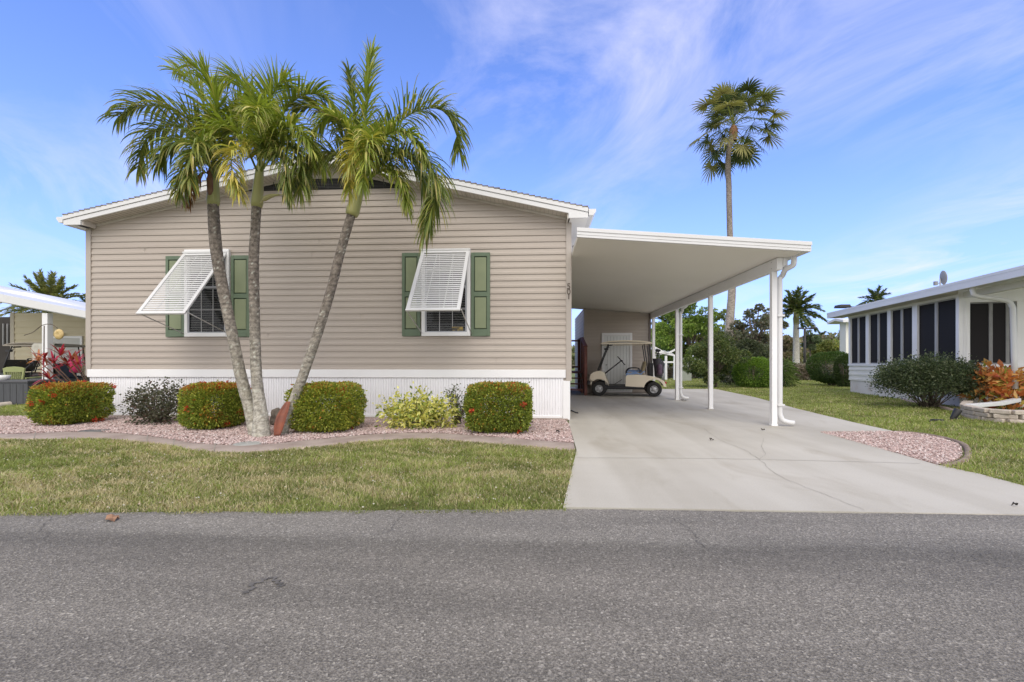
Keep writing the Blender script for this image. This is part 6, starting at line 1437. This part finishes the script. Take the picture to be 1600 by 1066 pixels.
# dark patio storage box
q=P(43,567,11.15); w_=P(-90,567,11.15); sbx=thing('storage_box','charcoal patio storage box at the far left edge of the lawn','storage box',((q.x+w_.x)/2,q.y+.4,0))
mb=MB(); mb.box(w_.x,q.x,q.y,q.y+.75,.02,.56)
mb.build('box_body',mat('charcoal_plastic',(.06,.062,.07),(.075,.078,.085),4,.6,stretch=(8,1,1)),sbx,bevel=.012)
mb=MB(); mb.box(w_.x-.02,q.x+.02,q.y-.02,q.y+.77,.56,.615); mb.build('lid',mat('charcoal_lid',(.09,.09,.10),None,rough=.5),sbx,bevel=.01)
for i in range(12):
    xx=q.x-.12-i*.17; mb=MB(); mb.box(xx,xx+.008,q.y-.004,q.y+.01,.05,.53); mb.build('panel_groove',M['black'],sbx)
c=P(5,567,11.3); mb=MB(); mb.lathe((c.x,c.y,.617),[(0,0),(.09,0),(.12,.05),(.135,.125),(.125,.125),(.11,.06),(.08,.02)],20); mb.build('bowl',M['white'],label='white bowl standing on the charcoal storage box',cat='bowl')
# olive plastic chair behind the box
c=P(38,567,12.35); ch=thing('plastic_chair','olive green moulded plastic chair behind the charcoal storage box','chair',(c.x,c.y,0.015)); OL=mat('olive_plastic',(.30,.33,.13),(.27,.30,.115),4,.45)
def cb_(mb,name,**k): return mb.build(name,OL,ch,bevel=.008,**k)
mb=MB(); mb.box(c.x-.24,c.x+.24,c.y-.22,c.y+.24,.40,.43); cb_(mb,'seat')
for sx in (-1,1):
    for sy in (-1,1): mb=MB(); mb.tube([(c.x+sx*.22,c.y+sy*.2,.41),(c.x+sx*.26,c.y+sy*.25,.015)],[.03,.02],6); cb_(mb,'leg')
    mb=MB(); mb.tube([(c.x+sx*.27,c.y-.2,.02+.40),(c.x+sx*.28,c.y-.2,.64),(c.x+sx*.28,c.y+.2,.66)],.022,6); cb_(mb,'armrest')
yb_=c.y-.24
mb=MB(); ar=[(c.x-.31,.90),(c.x-.2,.935),(c.x,.95),(c.x+.2,.935),(c.x+.31,.90)]
mb.prism([(c.x-.24,.45),(c.x-.31,.90),(c.x-.2,.935),(c.x,.95),(c.x+.2,.935),(c.x+.31,.90),(c.x+.24,.45),(c.x+.20,.45),(c.x+.235,.80),(c.x-.235,.80),(c.x-.20,.45)],yb_-.02,yb_+.02,'Y'); cb_(mb,'back_frame')
mb=MB(); mb.box(c.x-.21,c.x+.21,yb_-.015,yb_+.015,.58,.61); cb_(mb,'back_rail')
for i in range(7): xx=c.x-.17+i*.057; mb=MB(); mb.box(xx-.012,xx+.012,yb_-.012,yb_+.012,.61,.805); cb_(mb,'slat')
# woven disc on a curved hook
q=P(92,522.5,11.5); wd=thing('hanging_ornament','round straw coloured woven ornament on a thin curved hook before the tan wall','ornament',tuple(q-Vector((0,0,.15))))
mb=MB(); mb.lathe(tuple(q),[(0,.0),(.03,-.03),(.07,-.035),(.12,-.02),(.135,0),(.12,.02),(.07,.035),(0,.04)],22,'Y'); mb.build('disc',mat('straw',(.50,.36,.14),(.62,.48,.24),14,.8,.4,40),wd)
mb=MB(); mb.tube(smooth_line([tuple(P(38,524,11.5)),tuple(P(52,519,11.5)),tuple(P(66,508.5,11.5)),tuple(P(80,507,11.5)),tuple(P(90,513,11.5))],5),.009,6); mb.build('hook',M['bronze'],wd)
mb=MB(); mb.tube([tuple(P(69,509,11.5)),tuple(P(68,700,11.5).xy)+(.02,)],.012,6); mb.build('pole',M['bronze'],wd)
# red cordyline
x,y=G(95,660); y=9.6; x=XY(92,y)
cd=thing('red_cordyline','tall cordyline with strappy crimson leaves behind the leftmost clipped bush','plant',(x,y,0)); r=np.random.default_rng(7); rr=random.Random(7)
heads=[(70,552,0),(84,560,.1),(95,548,-.1),(105,563,.1),(122,562,.0),(78,585,.15),(60,556,.1),(112,556,.2)]
V=[];Fq=[];C=[]
for i,(px,py,dy) in enumerate(heads):
    h=np.array(P(px,py+8,9.6+dy)); mb=MB(); bx_=x+(h[0]-x)*.45+rr.uniform(-.05,.05)
    mb.tube([(bx_,y+dy*.4,0),(bx_*.5+h[0]*.5,y+dy*.8,h[2]*.55),tuple(h)],[.016,.013,.011],6); mb.build('stem',mat('pale_cane',(.34,.22,.17),(.26,.17,.12),9,.8),cd)
    for k in range(17):
        a=r.uniform(0,6.28); e=r.uniform(-.1,1.35); d=np.array([math.cos(a)*math.cos(e),math.sin(a)*math.cos(e),math.sin(e)]); L_=r.uniform(.24,.40); p=h.copy(); w_=.042; n0=len(V); col=np.array([(.34,.03,.035),(.24,.025,.03),(.42,.06,.05),(.42,.15,.07),(.45,.04,.09)][r.integers(5)])*r.uniform(.8,1.2)
        if i==6: col=np.array([.50,.20,.09])*r.uniform(.8,1.2)
        pr_=np.cross(d,[0,0,1.]); pr_/=np.linalg.norm(pr_)+1e-6; q_=d.copy()
        for j in range(6):
            t_=j/5; ww=w_*math.sin(math.pi*min(.97,.12+t_*.85)); V+=[p-pr_*ww/2,p+pr_*ww/2]; C+=[col,col]
            if j: Fq.append([n0+2*j-2,n0+2*j-1,n0+2*j+1,n0+2*j])
            p=p+q_*L_/5; q_=q_+np.array([0,0,-.22]); q_/=np.linalg.norm(q_)
npmesh('leaves',np.array(V),np.array(Fq),M['leaf_stiff'],cd,colors=np.array(C))
# odds and ends on the neighbour's slab
q=P(127,567,11.2); mb=MB(); mb.box(q.x-.22,q.x+.20,q.y,q.y+.4,.015,.50); mb.box(q.x-.24,q.x+.22,q.y-.02,q.y+.42,.50,.54); mb.build('storage_bin',mat('slate_bin',(.12,.14,.15),(.15,.17,.18),4,.5),label='slate grey lidded bin between the red plant and the house corner',cat='bin',bevel=.015)
q=P(104,567,10.4); mb=MB(); mb.lathe((q.x,q.y,.015),[(0,0),(.11,0),(.15,.30),(.17,.30),(.17,.35),(.145,.35),(.12,.2),(0,.2)],20); mb.build('flower_pot',mat('terracotta',(.38,.16,.08),(.46,.24,.13),7,.8),label='terracotta flower pot at the foot of the red cordyline',cat='flower pot')
q=P(46.5,567,11.6); mb=MB(); mb.lathe((q.x,q.y,.015),[(0,0),(.09,0),(.12,.22),(.13,.22),(.13,.26),(.10,.26),(0,.2)],16); mb.build('flower_pot',mat('dark_red_glaze',(.30,.04,.04),(.22,.03,.03),5,.4),label='dark red glazed pot right of the charcoal storage box',cat='flower pot')
q=P(49,567,11.9); mb=MB(); mb.lathe((q.x,q.y,.015),[(0,0),(.10,0),(.10,.38),(.07,.43),(.03,.45),(.03,.5),(0,.5)],14); mb.build('jug',M['white'],label='white plastic jug behind the dark red pot',cat='jug')
